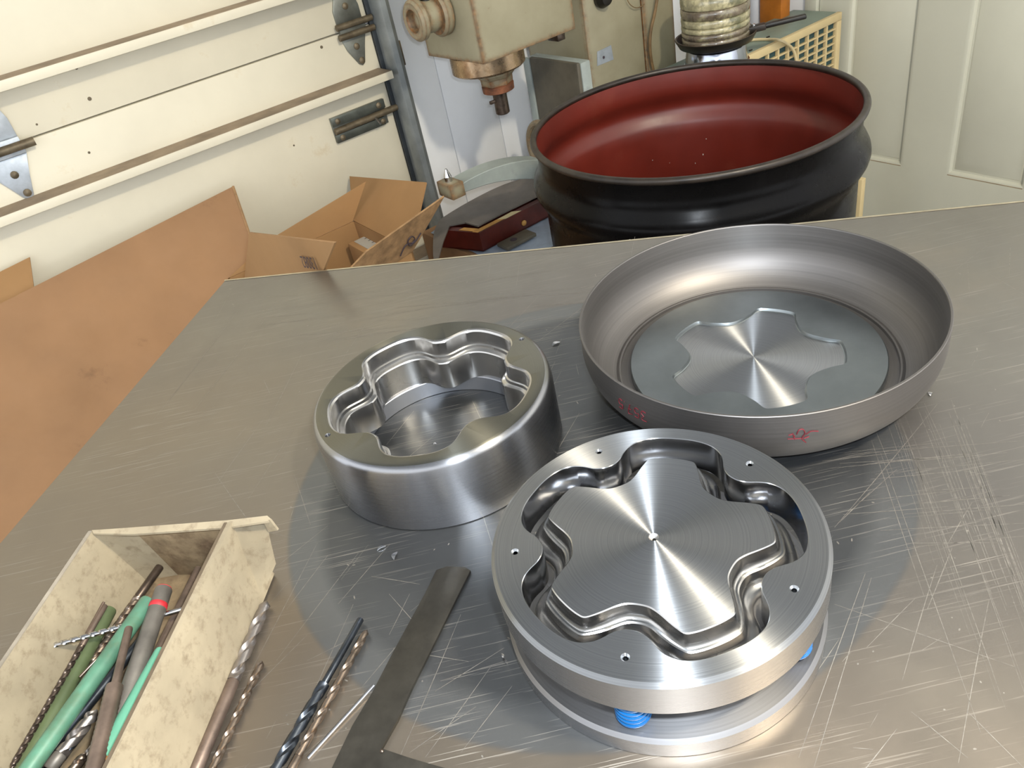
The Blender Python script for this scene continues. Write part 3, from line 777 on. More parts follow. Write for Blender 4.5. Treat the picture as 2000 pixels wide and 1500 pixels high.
for i, (hh, m, lab) in enumerate(((.022, jar_dark, 'lowest murky'), (.016, jar_dark, 'second murky'), (.015, jar_lite, 'third cream'), (.020, jar_lite, 'fourth cream'), (.024, jar_dark, 'fifth brownish'), (.030, jar_lite, 'topmost cream'))):
    o = lathe('wrapped_coil', [(R2*.5, 0), (R2*.965, .0), (R2, .003), (R2*1.005, hh*.5), (R2, hh-.003), (R2*.965, hh-.0004), (R2*.5, hh-.0004)], m, None, 48, (0, 0, 0), smooth=60)
    o.location = (pc.x, pc.y, zk); zk += hh
    tag(o, lab+' coil of the wrapped stack in the black pan', 'coil', 'stack of wrapped coils in the pan')
# post and pipe in the corner behind
pp = at_t(1512, 30, RTW-.10); tq, sq, zq = tsz(pp)
hw_ = (at_t(1532, 26, RTW-.10)-at_t(1490, 30, RTW-.10)).length/2
tag(wbox('wooden_post', tq-.02, tq+.025, sq-hw_, sq+hw_, .0, 1.5, wood_post, None, .004), 'orange brown wooden post standing in the corner behind the air conditioner', 'post')
pp = at_t(1477, 30, RTW-.10); tq, sq, zq = tsz(pp)
tag(tube('white_pipe', [W(tq, sq, 0.0), W(tq, sq, 1.5)], .022, white_paint, None, 20), 'white vertical pipe beside the orange wooden post', 'pipe')

# ================================================================== TABLE
TZ = .86
tab = thing('metal_table', 'scratched aluminium topped work table in the foreground', 'table', (.1, .5, 0))
cA = Vector((-.402, 1.140, TZ)); cB = Vector((.672, .829, TZ))
eB = (cB-cA).normalized(); cR = cA + eB*1.75
eL = (Vector((-.551, .625, TZ))-cA).normalized()
cF = cA + eL*1.30; cFR = cF + eB*1.75
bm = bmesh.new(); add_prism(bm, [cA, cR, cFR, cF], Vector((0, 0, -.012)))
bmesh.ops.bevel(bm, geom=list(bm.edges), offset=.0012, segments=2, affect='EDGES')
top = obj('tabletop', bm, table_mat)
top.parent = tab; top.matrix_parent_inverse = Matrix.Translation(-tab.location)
def tb_(o): o.parent = tab; o.matrix_parent_inverse = Matrix.Translation(-tab.location); return o
tb_(prism('edge_strip', [cA+UP*.0004, cR+UP*.0004, cR+UP*.0004+(cFR-cR).normalized()*.0035, cA+UP*.0004+(cFR-cR).normalized()*.0035], Vector((0, 0, .0002)), edge_alu))
for a, b in ((.08, .08), (.92, .08), (.08, .92), (.92, .92)):
    p = cA + (cR-cA)*a + (cF-cA)*b
    tb_(box('leg', (p.x, p.y, .42), .025, .025, .42, track_paint, None, None, .003))
for a0, b0, a1, b1 in ((.08, .08, .92, .08), (.08, .92, .92, .92), (.08, .08, .08, .92), (.92, .08, .92, .92)):
    p = cA + (cR-cA)*a0 + (cF-cA)*b0; q = cA + (cR-cA)*a1 + (cF-cA)*b1
    d = (q-p); tb_(box('frame_rail', ((p+q)/2)+UP*(-.040), d.length/2, .015, .026, track_paint, None, (d.normalized(), d.normalized().cross(UP), UP), .002))
# individual scratches
bm = bmesh.new()
def scratch(u0, v0, u1, v1, wd=.00026):
    a = at_z(u0, v0, TZ+.00012); b = at_z(u1, v1, TZ+.00012); d = b-a
    n = d.cross(UP).normalized()*wd; k = 5; prev = None
    amp = random.uniform(-.004, .004)*d.length
    for i in range(k+1):
        f = i/k; c = a + d*f + n.normalized()*amp*4*f*(1-f); ww = n*(.25+.75*math.sin(PI*min(max(f, .08), .92)))
        cur = (bm.verts.new(c-ww), bm.verts.new(c+ww))
        if prev: bm.faces.new((prev[0], cur[0], cur[1], prev[1]))
        prev = cur
for s_ in ((1620, 915, 1900, 886), (1640, 905, 1860, 893), (1700, 936, 1920, 915), (1720, 1036, 2000, 1022), (1770, 1061, 1950, 1060), (1830, 1104, 1762, 1330), (1590, 1498, 1702, 1128), (1872, 1490, 1932, 1170),
          (1630, 1180, 1990, 1305), (1780, 1390, 1890, 1480), (1890, 1390, 2000, 1500), (1630, 1030, 1830, 790), (1640, 1020, 1700, 960), (1690, 1120, 1560, 1480), (1018, 488, 1008, 560), (960, 500, 952, 548), (1240, 462, 1232, 500),
          (700, 1080, 540, 1290), (762, 1062, 660, 1180), (640, 1085, 560, 1190), (620, 1060, 480, 1330), (1160, 490, 1020, 495), (900, 505, 1130, 492), (700, 520, 960, 505), (820, 640, 640, 668), (905, 590, 620, 640), (1040, 575, 760, 612),
          (1130, 520, 880, 560), (480, 640, 700, 610), (520, 660, 760, 640), (560, 600, 900, 560), (640, 580, 1000, 540), (590, 690, 520, 830), (470, 600, 300, 820), (520, 620, 380, 800), (860, 1330, 990, 1290), (830, 1480, 960, 1300), (900, 1470, 1000, 1340),
          (930, 1380, 800, 1470), (780, 1480, 900, 1200), (600, 1290, 720, 1230), (560, 1470, 690, 1180), (440, 1400, 600, 1240), (1020, 1030, 990, 1080), (800, 1160, 760, 1240), (760, 1160, 830, 1240), (850, 1350, 985, 1265)):
    scratch(*s_)
for _ in range(34):
    u = random.uniform(1690, 1900); v = random.uniform(770, 900); l = random.uniform(120, 560)
    scratch(u, v, u+.37*l+random.uniform(-12, 12), v+l, random.uniform(.0001, .00024))
for _ in range(16):
    u = random.uniform(1600, 1800); v = random.uniform(870, 1100); l = random.uniform(100, 300)
    scratch(u, v, u+l, v-.09*l+random.uniform(-6, 6), random.uniform(.00015, .0003))
for _ in range(30):
    u = random.uniform(1650, 1990); v = random.uniform(430, 800)
    if (u-1500)**2/390**2+(v-660)**2/250**2 < 1: continue
    l = random.uniform(20, 120); a = random.uniform(0, PI); scratch(u, v, u+l*math.cos(a), v+l*math.sin(a)*.6, .0002)
for _ in range(90):
    u = random.uniform(420, 1950); v = random.uniform(560, 1490); l = random.uniform(20, 170); a = random.choice((2.1, 2.25, 2.4, .15, 1.2))+random.gauss(0, .12)
    scratch(u, v, u+l*math.cos(a), v+l*math.sin(a), random.uniform(.00012, .0003))
for _ in range(26):
    u = random.uniform(460, 1080); v = random.uniform(575, 670); l = random.uniform(80, 360)
    scratch(u, v, u+l, v-.11*l+random.uniform(-8, 8), random.uniform(.00012, .0003))
for _ in range(110):   # nicks
    u = random.uniform(420, 1980); v = random.uniform(520, 1490); l = random.uniform(2, 7); a = random.uniform(0, PI)
    scratch(u, v, u+l*math.cos(a), v+l*math.sin(a), .0006)
tag(tb_(obj('scratches', bm, scratch_mat, None, 0, False)), kind='stuff')

# ================================================================== STEEL PARTS
def coin(bm, c, r, z, n): return [bm.verts.new((c[0]+r*math.cos(2*PI*i/n), c[1]+r*math.sin(2*PI*i/n), z)) for i in range(n)]
def side(bm, A, B):
    n = len(A)
    for i in range(n): bm.faces.new((A[i], A[(i+1) % n], B[(i+1) % n], B[i]))
OPEN = [(0, .0790), (4, .0800), (8, .0840), (11, .0900), (14, .0950), (18, .0990), (22, .1010), (28, .1020), (36, .1020)]
PTOP = [(0, .0588), (6, .0596), (10, .0618), (14, .0660), (18, .0725), (21, .0780), (23, .0815), (25, .0828), (36, .0830)]
PBASE = [(0, .0755), (4, .0765), (8, .0803), (11, .0860), (14, .0912), (18, .0955), (22, .0976), (28, .0985), (36, .0985)]
DSTAR = [(0, .0648), (5, .0657), (10, .0686), (14, .0724), (17, .0762), (19, .0797), (20.5, .0833), (22, .0864), (24, .0880), (28, .0883), (36, .0883)]
RSTAR = [(0, .0765), (4, .0773), (8, .0808), (12, .0868), (15, .0915), (19, .0955), (23, .0975), (28, .0985), (36, .0985)]
# ---- drawing die on springs
DIE = Vector((.0731, .3685, TZ)); RD = .1168; VA = 28.0
die = thing('spring_die', 'round two-plate steel die with star punch and blue springs in front', 'die', tuple(DIE))
lathe('bottom_plate', [(RD-.0006, 0), (RD, .0006), (RD, .0145), (RD-.0025, .0175), (.004, .0175)], face_rough, die, 160, smooth=20)
fo = star_fn(OPEN, VA); ft = star_fn(PTOP, VA); fb = star_fn(PBASE, VA)
Z1 = .080; Z0 = .050
bm = bmesh.new()
oc = [coin(bm, (0, 0), r, z, 180) for r, z in ((RD-.001, Z0), (RD, Z0+.001), (RD, Z1-.0028), (RD-.0028, Z1))]
for a, b in zip(oc[:-1], oc[1:]): side(bm, a, b)
st = [[bm.verts.new(p) for p in star_pts(fo, z, off)] for z, off in ((Z0, .0003), (Z0+.0006, 0), (Z1-.0005, 0), (Z1, .0005))]
for a, b in zip(st[:-1], st[1:]): side(bm, a, b)
holes = []
HR = .0990
for k in range(5):
    a = math.radians(VA+72*k); c = (HR*math.cos(a), HR*math.sin(a))
    h = [coin(bm, c, r, z, 20) for r, z in ((.0029, Z1), (.0017, Z1-.0016), (.0015, Z1-.010))]
    side(bm, h[0], h[1]); side(bm, h[1], h[2]); bm.faces.new(h[2]); holes.append(h[0])
fill(bm, [oc[-1], st[-1]]+holes); fill(bm, [oc[0], st[0]])
tp_ = obj('top_plate', bm, face_steel, die, 20)
def two_mat(o, m2, test):
    o.data.materials.append(m2)
    for f in o.data.polygons:
        if test(f): f.material_index = 1
two_mat(tp_, wall_steel, lambda f: abs(f.normal.z) < .35)
tp_.data.materials.append(milled)
for f in tp_.data.polygons:
    if f.material_index == 1 and math.hypot(f.center.x, f.center.y) < .1035: f.material_index = 2
tp_.data.materials[2] = wall_bore
two_mat(bpy.data.objects['bottom_plate'], wall_steel, lambda f: abs(f.normal.z) < .35)
# punch: stepped flank lofted between base and top outlines
bm = bmesh.new()
lv = [(.0178, 0.00), (.0480, 0.00), (.0510, .06), (.0530, .17), (.0540, .33), (.0545, .42), (.0556, .50), (.0580, .56), (.0610, .585), (.0628, .60), (.0634, .66), (.0634, .74), (.0642, .82), (.0662, .89), (.0690, .93), (.0722, .955), (.0728, 1.0)]
lv = [(z if z < .049 else z + .0042*(z-.048)/.0248, k) for z, k in lv]
ZP = lv[-1][0]
rows = [[bm.verts.new(Vector((p.x*(1-.022*k), p.y*(1-.022*k)+.0008*k, p.z))) for p in star_pts(fb, z, 0, 360, ft, k)] for z, k in lv]
for a, b in zip(rows[:-1], rows[1:]): side(bm, a, b)
bm.faces.new(rows[0][::-1])
ch = [coin(bm, (0, .0008), r, z, 24) for r, z in ((.0036, ZP), (.0012, ZP-.0028), (.0010, ZP-.0068))]
side(bm, ch[0], ch[1]); side(bm, ch[1], ch[2]); bm.faces.new(ch[2])
fill(bm, [rows[-1], ch[0]])
pu = obj('star_punch', bm, face_steel, die, 32)
two_mat(pu, milled, lambda f: f.normal.z < .97)
# springs in the valleys
def spring(parent, c, r, z0, z1, turns):
    bm = bmesh.new(); L = []; n = int(turns*28)
    wx, wz = .0042, .0016
    for i in range(n+1):
        a = 2*PI*turns*i/n; z = z0 + wz + (z1-z0-2*wz)*i/n
        u = Vector((math.cos(a), math.sin(a), 0)); p = Vector((c[0], c[1], z)) + u*(r-wx/2)
        L.append([p+u*(wx/2*ca)+UP*(wz*sa) for ca, sa in ((1, .3), (.85, .8), (.3, 1), (-1, 1), (-1, -1), (.3, -1), (.85, -.8), (1, -.3))])
    loft(bm, L, True, True, True)
    return obj('coil_spring', bm, blue_paint, parent, 40)
for k in (0, 1, 3, 4):
    a = math.radians(VA+72*k); s = spring(die, (.1000*math.cos(a), .1000*math.sin(a)), .0122, .0178, .0497, 6.5)
# ---- star ring
RG = Vector((-.0780, .6190, TZ)); RR = .1185; HT = .075
ring = thing('star_ring', 'tall steel ring with five-lobed opening left behind the die', 'ring', tuple(RG))
fr = star_fn(RSTAR, 8.0)
bm = bmesh.new()
oprof = [(RR-.001, 0), (RR, .001), (RR, .0630)] + [(RR-.0085+.0075*math.cos(a), HT-.0075+.0075*math.sin(a)) for a in [i*PI/2/8 for i in range(9)]]
oc = [coin(bm, (0, 0), r, z, 180) for r, z in oprof]
for a, b in zip(oc[:-1], oc[1:]): side(bm, a, b)
iprof = [(HT, .0030), (HT-.0009, .0012), (HT-.0028, .0), (HT-.0150, 0), (HT-.0175, -.0006), (HT-.0185, -.0022), (HT-.0195, -.0024), (HT-.0215, -.0030), (HT-.0225, -.0046), (HT-.0232, -.0066), (HT-.0245, -.0074), (.019, -.0074)]
st = [[bm.verts.new(p) for p in star_pts(fr, z, off)] for z, off in iprof]
for a, b in zip(st[:-1], st[1:]): side(bm, a, b)
hs_ = []
for d in (24, 203):
    a = math.radians(d); c = (.1070*math.cos(a), .1070*math.sin(a))
    h = [coin(bm, c, r, z, 20) for r, z in ((.0028, HT), (.0024, HT-.0012), (.0022, HT-.008))]
    side(bm, h[0], h[1]); side(bm, h[1], h[2]); bm.faces.new(h[2]); hs_.append(h[0])
fill(bm, [oc[-1], st[0]]+hs_)
rb = obj('ring_body', bm, face_dark, ring, 28)
two_mat(rb, wall_steel, lambda f: f.normal.z < .9)
rb.data.materials.append(milled)
for f in rb.data.polygons:
    if math.hypot(f.center.x, f.center.y) < .1045 and f.normal.z < .97: f.material_index = 2
bm = bmesh.new()
RH = .0885
o1 = coin(bm, (0, 0), RR-.003, .0005, 120); o2 = coin(bm, (0, 0), RR-.003, .0188, 120)
i1_ = coin(bm, (0, 0), RH, .0005, 120); i2_ = coin(bm, (0, 0), RH, .0182, 120); i3_ = coin(bm, (0, 0), RH+.0006, .0188, 120)
side(bm, o1, o2); side(bm, i1_, i2_); side(bm, i2_, i3_); fill(bm, [o2, i3_]); fill(bm, [o1, i1_])
obj('floor_plate', bm, mat('satin_ground_steel', '#a6a8ae', .42, .9, .05, 8), ring, 28)
# ---- dish
DS = Vector((.2498, .6341, TZ)); RDi = .1731; HD = .072
dish = thing('steel_dish', 'wide spun steel dish with thin rim beside the drum', 'dish', tuple(DS))
ro = .0495
out = [(.05, .0), (RDi-ro, 0.0)] + [(RDi-ro+ro*math.sin(a), ro-ro*math.cos(a)) for a in [PI/2*i/16 for i in range(1, 17)]] + [(RDi, HD-.0005), (RDi-.0005, HD)]
inn = [(RDi-.0022, HD), (RDi-.0027, HD-.0008), (RDi-.0030, ro+.002)] + [(RDi-ro+(ro-.003)*math.cos(a), ro-(ro-.003)*math.sin(a)) for a in [PI/2*i/16 for i in range(1, 13)]]
inn += [(.1385, .0075), (.1368, .0070), (.1365, .0040), (.05, .0036)]
dsh = lathe('dish_wall', out+inn, dish_steel, dish, 192, smooth=25, closed_prof=True, cap0=False, cap1=False)
fd = star_fn(DSTAR, 16.5)
bm = bmesh.new()
dz = .0110
oc = [coin(bm, (0, 0), r, z, 160) for r, z in ((.1262, .0042), (.1265, .0046), (.1265, dz-.0010), (.1255, dz))]
for a, b in zip(oc[:-1], oc[1:]): side(bm, a, b)
st = [[bm.verts.new(p) for p in star_pts(fd, z, off)] for z, off in ((dz, .0004), (dz-.0006, 0), (dz-.0026, -.0010), (dz-.0032, -.0022))]
for a, b in zip(st[:-1], st[1:]): side(bm, a, b)
fill(bm, [oc[-1], st[0]]); bm.faces.new(oc[0][::-1])
dd = obj('base_disc', bm, disc_grey, dish, 28)
bm = bmesh.new(); L = [bm.verts.new(p) for p in star_pts(fd, dz-.0031, -.0021)]
cc = bm.verts.new((0, 0, dz-.0031))
for i in range(len(L)): bm.faces.new((cc, L[i], L[(i+1) % len(L)]))
obj('star_recess', bm, face_steel, dish, 28)
# red marker figures, written upside down on the outside of the dish
def on_dish(ang, z): return Vector(((RDi+.0003)*math.cos(ang), (RDi+.0003)*math.sin(ang), z))
def cyl_hit(u, v):
    r = ray(u, v); o = CAM-DS; a = r.x**2+r.y**2; b = o.x*r.x+o.y*r.y; c = o.x**2+o.y**2-RDi**2
    k = (-b-math.sqrt(max(b*b-a*c, 0)))/a; p = o+r*k; return math.atan2(p.y, p.x), p.z
GLY = {'3': [[(0, 1), (.5, 1), (.62, .8), (.3, .56), (.62, .3), (.45, .02), (0, .08)]],
       '5': [[(.62, 1), (.12, 1), (.06, .55), (.45, .6), (.6, .3), (.4, .02), (0, .08)]],
       '7': [[(0, .95), (.62, 1), (.25, 0)], [(.12, .5), (.58, .55)]],
       '.': [[(.1, .02), (.16, .06)]]}
def write(strokes_src, a0, z0, h, rot, mname='red_number'):
    bm = bmesh.new(); x = 0
    for chh in strokes_src:
        for stp in GLY[chh]:
            P = []
            for gx, gy in stp:
                lx = (x+gx)*h*.8; ly = gy*h
                lx, ly = (-lx, -ly) if rot else (lx, ly)
                P.append(on_dish(a0 + lx/RDi, z0 + ly))
            add_tube(bm, spline(P, 4) if len(P) > 2 else P, .0005, 5)
        x += .95 if chh != '.' else .45
    return obj(mname, bm, red_ink, dish, 40)
aN, zN = cyl_hit(1262, 812)
write('357.5', aN, zN+.004, .011, True)
bm = bmesh.new()
scr_ = [[(1538, 857), (1568, 856)], [(1548, 846), (1552, 858)], [(1556, 848), (1560, 840), (1568, 838), (1572, 846), (1566, 856), (1574, 864)], [(1574, 848), (1584, 842), (1598, 842)], [(1540, 850), (1548, 848), (1552, 852)], [(1570, 856), (1580, 852)]]
for s_ in scr_:
    P = [on_dish(*cyl_hit(u, v)) for u, v in s_]
    add_tube(bm, spline(P, 3) if len(P) > 2 else P, .0005, 5)
obj('red_scribble', bm, red_ink, dish, 40)

# ================================================================== BIN AND TOOLS
BT = .94
bn = thing('parts_bin', 'stained cream plastic parts bin holding drills at lower left', 'bin', (-.33, .40, TZ))
def bn_(o): o.parent = bn; o.matrix_parent_inverse = Matrix.Translation(-bn.location); return o
bd_ = Vector((-.042, -.195, 0)).normalized()
A = at_z(180, 1038, BT); B = at_z(258, 1033, BT-.003); Cc = at_z(444, 1022, BT)
bl = Vector((-.368, .520, TZ+.002)); bf = Vector((-.338, .518, TZ+.002)); brr = Vector((-.246, .492, TZ+.002))
Lb = .30
def ext(p, k=Lb): return p + bd_*k
def sheet(name, P, n, m, th=.0022):
    return bn_(prism(name, P, n.normalized()*th, m))
sheet('left_wall', [A, bl, ext(bl), ext(A)], Vector((-1, .2, 0)), cream_plastic)
sheet('corner_wall', [A, B, bf, bl], Vector((-.5, 1, 0)), cream_plastic)
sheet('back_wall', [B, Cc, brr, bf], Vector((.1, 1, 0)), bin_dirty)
sheet('right_wall', [Cc, brr, ext(brr), ext(Cc)], Vector((1, -.2, 0)), cream_plastic)
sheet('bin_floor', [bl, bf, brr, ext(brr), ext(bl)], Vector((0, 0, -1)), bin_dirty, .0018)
sheet('front_wall', [ext(bl), ext(brr), ext(Cc)-UP*.03, ext(A)-UP*.03], bd_, cream_plastic)
# outer right skirt: flat face from the top edge to a flared back corner
K1 = at_z(522, 1010, BT-.002); K2 = at_z(526, 1046, BT-.02); K3 = at_z(539, 1101, TZ+.022); K4 = at_z(507, 1176, TZ+.001)
Ct = Cc + UP*.0006
bm = bmesh.new()
base_end = at_z(385, 1500, TZ+.001); base_dir = (base_end-K4).normalized(); far = K4 + base_dir*.26
ring_v = [Ct, at_z(456, 1015, BT+.0006), K1, K2, K3, K4, far, ext(Ct, .31)]
add_prism(bm, ring_v, Vector((-.0015, .0003, -.0008)))
sk = bn_(obj('skirt', bm, cream_plastic, None, 20)); 
# hanging lip along the back rim with its pointed end
lip = [at_z(180, 1036, BT+.001), at_z(444, 1016, BT+.001), at_z(522, 1007, BT+.001), at_z(530, 1014, BT), at_z(522, 1018, BT-.001), at_z(444, 1030, BT-.001), at_z(262, 1043, BT-.001), at_z(182, 1042, BT-.001)]
bn_(prism('back_lip', lip, Vector((0, 0, -.002)), cream_plastic))
bn_(prism('lip_end', [at_z(513, 1009, BT), at_z(530, 1013, BT), at_z(545, 1033, BT-.014), at_z(527, 1036, BT-.016)], Vector((-.001, -.0015, 0)), cream_plastic))
rimr = [Cc + UP*.0012, ext(Cc)+UP*.0012, ext(Cc)+UP*.0012+Vector((-.0024, .0005, 0)), Cc+UP*.0012+Vector((-.0024, .0005, 0))]
bn_(prism('dirty_rim', rimr, Vector((0, 0, -.0008)), bin_rim2))
riml = [A+UP*.001, ext(A)+UP*.001, ext(A)+UP*.001+Vector((-.003, .0006, 0)), A+UP*.001+Vector((-.003, .0006, 0))]
bn_(prism('dirty_rim', riml, Vector((0, 0, -.0008)), bin_rim))

def frame(p0, p1):
    d = (p1-p0); z = d.normalized(); x = z.orthogonal().normalized(); return d.length, Matrix((x, z.cross(x), z)).transposed().to_4x4()
def root_at(name, label, cat, p0, p1, group=None):
    L_, R = frame(p0, p1); o = bpy.data.objects.new(name, None); col.objects.link(o); o.empty_display_size = .01
    R.translation = p0; o.matrix_world = R
    return tag(o, label, cat, group), L_
def drill(label, p0, p1, r, flute=.6, mf=hss_grey, ms=None, turns=None, phase=0, shank_r=None, group='loose twist drills'):
    """twist drill, tip at p0, shank end at p1"""
    ms = ms or mf; rt, L_ = root_at('twist_drill', label, 'drill bit', p0, p1, group)
    lf = L_*flute; turns = (turns or lf/(r*9))*.6; n = max(24, int(turns*22)); m = 24
    bm = bmesh.new(); Ls = []
    for i in range(n+1):
        z = lf*i/n; a0 = phase + 2*PI*turns*i/n
        taper = min(1.0, .12 + z/(r*1.1)); fade = 1.0 if i < n*.93 else max(0, 1-(i-n*.93)/(n*.07))
        row = []
        for k in range(m):
            a = 2*PI*k/m; c = math.cos(2*(a)); cut = max(0, (c-.05))*.55*fade
            rr_ = r*taper*(1-cut); row.append(Vector((rr_*math.cos(a+a0), rr_*math.sin(a+a0), z)))
        Ls.append(row)
    loft(bm, Ls, True, True, True)
    obj('fluted_body', bm, mf, rt, 45)
    sr = shank_r or r*.98
    lathe('shank', [(sr*.9, lf*.999), (sr, lf+sr*.3), (sr, L_-sr*.25), (sr*.8, L_)], ms, rt, 20, smooth=40)
    return rt
def rod(name, label, cat, p0, p1, prof, m, ends=None, group=None):
    """turned rod: prof = [(fraction, radius)], optional extra end band"""
    rt, L_ = root_at(name, label, cat, p0, p1, group)
    lathe('shaft', [(r, f*L_) for f, r in prof], m, rt, 24, smooth=40)
    if ends:
        for nm, f0, f1, r, me in ends: lathe(nm, [(r*.96, f0*L_), (r, f0*L_+.0004), (r, f1*L_-.0004), (r*.96, f1*L_)], me, rt, 24, smooth=40)
    return rt
def E(u0, v0, z0, u1, v1, z1, k=0.0):
    a = at_z(u0, v0, z0); b = at_z(u1, v1, z1); return a, b + (b-a)*k
# on the table
p0, p1 = E(521, 1174, TZ+.0053, 385, 1500, TZ+.0053, .25)
drill('large grey brown twist drill lying against the cream bin', p0, p1, .0050, .42, hss_grey, rod_brown, 2.6, .6)
p0, p1 = E(512, 1291, TZ+.0034, 416, 1500, TZ+.0034, .3)
drill('short rusty bronze twist drill between bin and large grey drill', p0, p1, .0032, .80, hss_bronze, hss_bronze, 5)
p0, p1 = E(540, 1500, TZ+.0046, 705, 1209, TZ+.0046)
p0 = p0 + (p0-p1)*.25
drill('blue-black twist drill with thin shank on the table', p0, p1, .0044, .62, hss_black, hss_black, 3.2, .3, .0028)
p0, p1 = E(717, 1230, TZ+.0034, 570, 1500, TZ+.0034, .25)
drill('bronze coloured twist drill beside the blue-black drill', p0, p1, .0032, .74, hss_bronze, hss_bronze, 4.6, 1.0)
p0, p1 = E(730, 1338, TZ+.0036, 601, 1481, TZ+.0013)
tag(tube('thin_rod', [p0, p1], .0012, bright_steel, None, 8), 'thin bright steel rod resting against the grey flat bar', 'rod')
# flat dark bar with a wider end
bl_ = [(852, 1113), (872, 1106), (908, 1107), (919, 1114), (805, 1342), (776, 1407), (744, 1462), (800, 1480), (905, 1510), (905, 1640), (600, 1640), (649, 1498), (688, 1417), (727, 1352), (769, 1271), (831, 1157)]
sb = thing('flat_bar', 'dull grey flat steel bar widening at its near end', 'bar', tuple(at_z(780, 1330, TZ)))
o = prism('blade', [at_z(u, v, TZ+.0030) for u, v in bl_], Vector((0, 0, -.0027)), tool_steel, None, .0003); o.parent = sb; o.matrix_parent_inverse = Matrix.Translation(-sb.location)
o = lathe('rivet', [(.0014, 0), (.0014, .0008), (.0004, .0014)], hss_dark, None, 12, at_z(746, 1467, TZ+.0030)); o.parent = sb; o.matrix_parent_inverse = Matrix.Translation(-sb.location)

# inside the bin; z of the bin floor is TZ+.002
BF = TZ+.017
gB = 'tools lying in the cream bin'
def D(label, u0, v0, z0, u1, v1, z1, r, k=0, **kw):
    p0, p1 = E(u0, v0, BF+z0, u1, v1, BF+z1, k); return drill(label, p0, p1, r, group=gB, **kw)
def Rd(name, label, u0, v0, z0, u1, v1, z1, prof, m, k=0, ends=None):
    p0, p1 = E(u0, v0, BF+z0, u1, v1, BF+z1, k); return rod(name, label, 'rod', p0, p1, prof, m, ends, gB)
Rd('coated_rod', 'long bright green coated rod across the middle of the bin', 291, 1172, .036, 62, 1495, .030, [(0, .0058), (.01, .0064), (1, .0064)], green, .15)
Rd('coated_rod', 'olive green coated rod on the left of the bin', 214, 1190, .018, 85, 1430, .014, [(0, .0054), (.01, .0060), (1, .0060)], olive, .4)
Rd('coated_rod', 'pale teal rod with amber end beside the bin right wall', 318, 1272, .028, 200, 1484, .030, [(0, .0054), (.02, .0058), (1, .0060)], teal, 0, [('amber_end', .985, 1.03, .0061, orange_end)])
Rd('round_bar', 'thick dark grey round bar with red paint near its end', 321, 1148, .036, 243, 1379, .024, [(0, .0056), (.015, .0068), (.5, .0070), (1, .0070)], rod_grey, .5, [('red_band', .10, .13, .0071, red_paint), ('red_end', .0, .006, .0060, red_paint)])
Rd('stepped_rod', 'brown stepped rod with ribbed lower half in the bin', 252, 1226, .0400, 187, 1492, .034, [(0, .0026), (.01, .0030), (.40, .0030), (.405, .0058)] + [(.41+.59*i/40, .0058+(.0004 if i % 2 else 0)) for i in range(41)], rod_brown, .15)
D('bright spiral drill lying crosswise over the others with red end', 77, 1268, .034, 364, 1188, .026, .0021, flute=.62, mf=bright_steel, ms=bright_steel, turns=8)
D('slim dark spiral drill along the bin left side', 22, 1500, .024, 206, 1182, .030, .0022, flute=.72, mf=hss_dark, ms=rod_brown, turns=11)
D('dark drill with brassy flutes rising to the back of the bin', 175, 1300, .010, 313, 1106, .016, .0037, flute=.66, mf=hss_bronze, ms=hss_dark, turns=6)
Rd('drill_shank', 'brownish grey drill shank close to the bin right wall', 388, 1110, .010, 300, 1290, .012, [(0, .0031), (.02, .0035), (1, .0035)], rod_brown, .4)
D('dark spiral drill wedged below the right wall of the bin', 400, 1122, .006, 315, 1270, .006, .0024, flute=.8, mf=hss_black, ms=hss_black, turns=6)
D('thick silvery brown drill end near the bottom of the bin', 190, 1386, .016, 128, 1462, .014, .0050, flute=.75, mf=hss_grey, ms=rod_grey, turns=1.6, k=.5)
Rd('thin_pin', 'thin bronze pin lying between the two green rods', 191, 1285, .031, 156, 1322, .028, [(0, .0009), (.03, .0011), (1, .0011)], hss_bronze)
Rd('drill_shank', 'dark blued rod under the bright green rod', 305, 1215, .010, 120, 1440, .010, [(0, .0036), (.02, .0040), (1, .0040)], hss_black, .2)
D('black spiral drill in the lower left pile of the bin', 165, 1425, .012, 110, 1497, .010, .0026, flute=.8, mf=hss_black, ms=hss_black, turns=3, k=.5)
D('dark brown spiral drill lowest in the bin pile', 100, 1420, .006, 40, 1498, .006, .0028, flute=.8, mf=hss_dark, ms=hss_dark, turns=3, k=.4)
D('bronze flecked drill tip beside the ribbed rod', 168, 1470, .014, 120, 1530, .014, .0034, flute=.8, mf=hss_bronze, ms=hss_bronze, turns=3, k=.4)
D('oily small drill under the grey bar', 290, 1290, .006, 215, 1420, .006, .0022, flute=.7, mf=hss_dark, ms=hss_dark, turns=6, k=.3)
D('grey slim drill under the ribbed rod', 250, 1370, .008, 150, 1500, .008, .0026, flute=.75, mf=hss_grey, ms=hss_dark, turns=6, k=.2)
D('black slim drill at the back right of the bin floor', 372, 1175, .006, 300, 1330, .006, .0018, flute=.7, mf=hss_black, ms=hss_dark, turns=8, k=.2)
Rd('drill_shank', 'thin brown rod standing out left of the olive rod', 203, 1176, .020, 140, 1290, .012, [(0, .0011), (.03, .0013), (1, .0013)], rod_brown, .3)

for i, (a, b, c, d, rr_, lb) in enumerate(((270, 1330, 215, 1450, .0026, 'dark oily drill mostly hidden between the ribbed rod and the grey bar'), (110, 1460, 60, 1560, .0032, 'dark oily drill at the very bottom left of the bin pile'), (205, 1440, 150, 1560, .0030, 'dark oily drill under the thick silvery drill end'), (285, 1180, 215, 1310, .0024, 'dark oily drill under the upper end of the bright green rod'))):
    D(lb, a, b, -.010+.001*(i % 3), c, d, -.009, rr_, flute=.7, mf=(hss_dark, hss_black)[i % 2], ms=hss_dark, turns=5, phase=i)
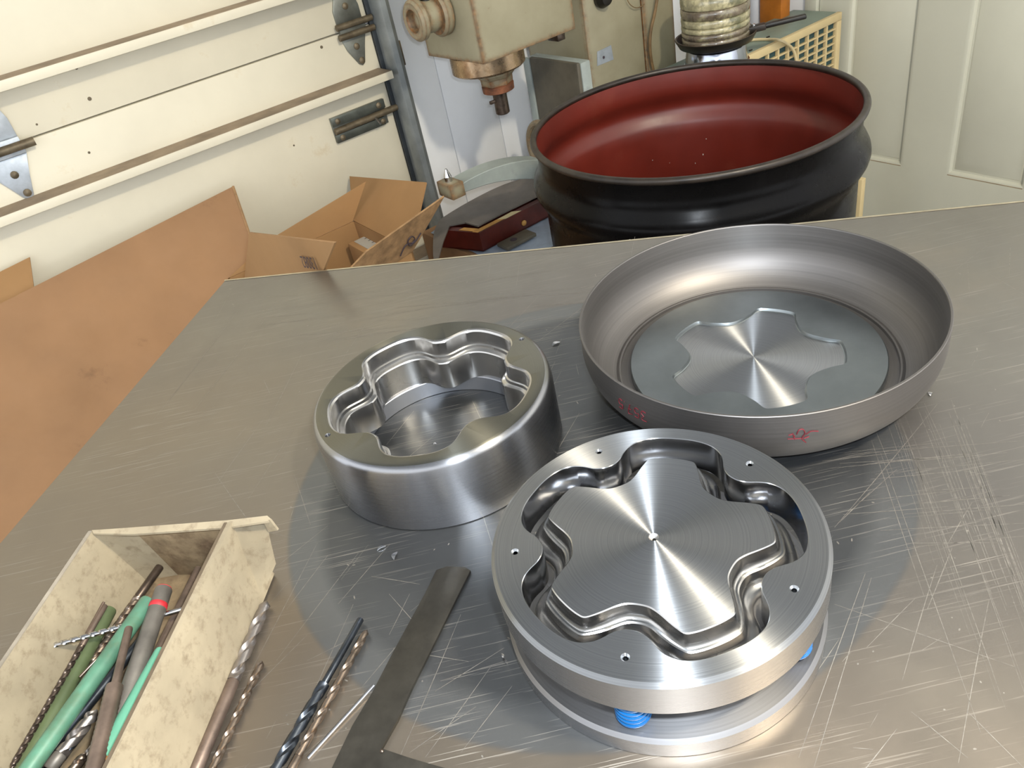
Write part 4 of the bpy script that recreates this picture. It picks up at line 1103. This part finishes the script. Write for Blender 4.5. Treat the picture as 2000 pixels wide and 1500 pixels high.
# metal chips on the table
def sub(child, parent):
    for c in [o for o in bpy.data.objects if o.name.split('.')[0] == child]:
        cands = [o for o in bpy.data.objects if o.name.split('.')[0] == parent and o.parent == c.parent]
        if cands:
            inv = c.matrix_parent_inverse.copy()
            p = cands[0]; m = p.matrix_parent_inverse.copy(); c.parent = p
            c.matrix_parent_inverse = (m @ p.matrix_basis).inverted() @ inv
for a_, b_ in (('rivet', 'handle'), ('handle_bracket', 'handle'), ('plate_hole', 'maker_plate'), ('locking_screw', 'knob'), ('drive_key', 'spindle_shank'),
               ('nose_ring', 'spindle_nose'), ('conical_pin', 'arm_end'), ('label_print', 'shipping_label'), ('pot_lip', 'pot_body'), ('star_recess', 'base_disc'), ('case_catch', 'front_board'),
               ('red_number', 'dish_wall'), ('red_scribble', 'dish_wall'), ('red_band', 'shaft'), ('red_end', 'shaft'), ('amber_end', 'shaft'), ('lip_end', 'back_lip'), ('head_key', 'head_casting')):
    sub(a_, b_)
for u, v, l, wd, a, lb in ((1086, 672, .011, .004, .5, 'pale leaf-shaped metal chip right of the star ring'), (745, 1071, .008, .002, .4, 'curly pale metal chip left of a larger one below the star ring'), (772, 1086, .009, .0035, 1.3, 'pale metal chip below the front of the star ring'), (985, 1288, .010, .0012, 1.9, 'bright metal sliver near the left side of the spring die'), (850, 868, .003, .002, .2, 'tiny metal crumb inside the star ring'), (1818, 770, .006, .003, .9, 'small yellowish metal chip right of the steel dish')):
    p = at_z(u, v, TZ+.0006); ux = Vector((math.cos(a), math.sin(a), 0)); uy = Vector((-math.sin(a), math.cos(a), 0))
    bm = bmesh.new(); L = []
    for i in range(7):
        f = i/6; h = .0012*math.sin(PI*f); ww = wd*(.15+math.sin(PI*f))*.5
        c = p + ux*(f-.5)*l + uy*math.sin(f*4)*wd*.3 + UP*h
        L.append([c-uy*ww, c-uy*ww+UP*.0004, c+uy*ww+UP*.0007, c+uy*ww+UP*.0003])
    loft(bm, L, True, True, True)
    tag(obj('metal_chip', bm, bright_steel, None, 40), lb, 'chip', 'metal chips on the table')
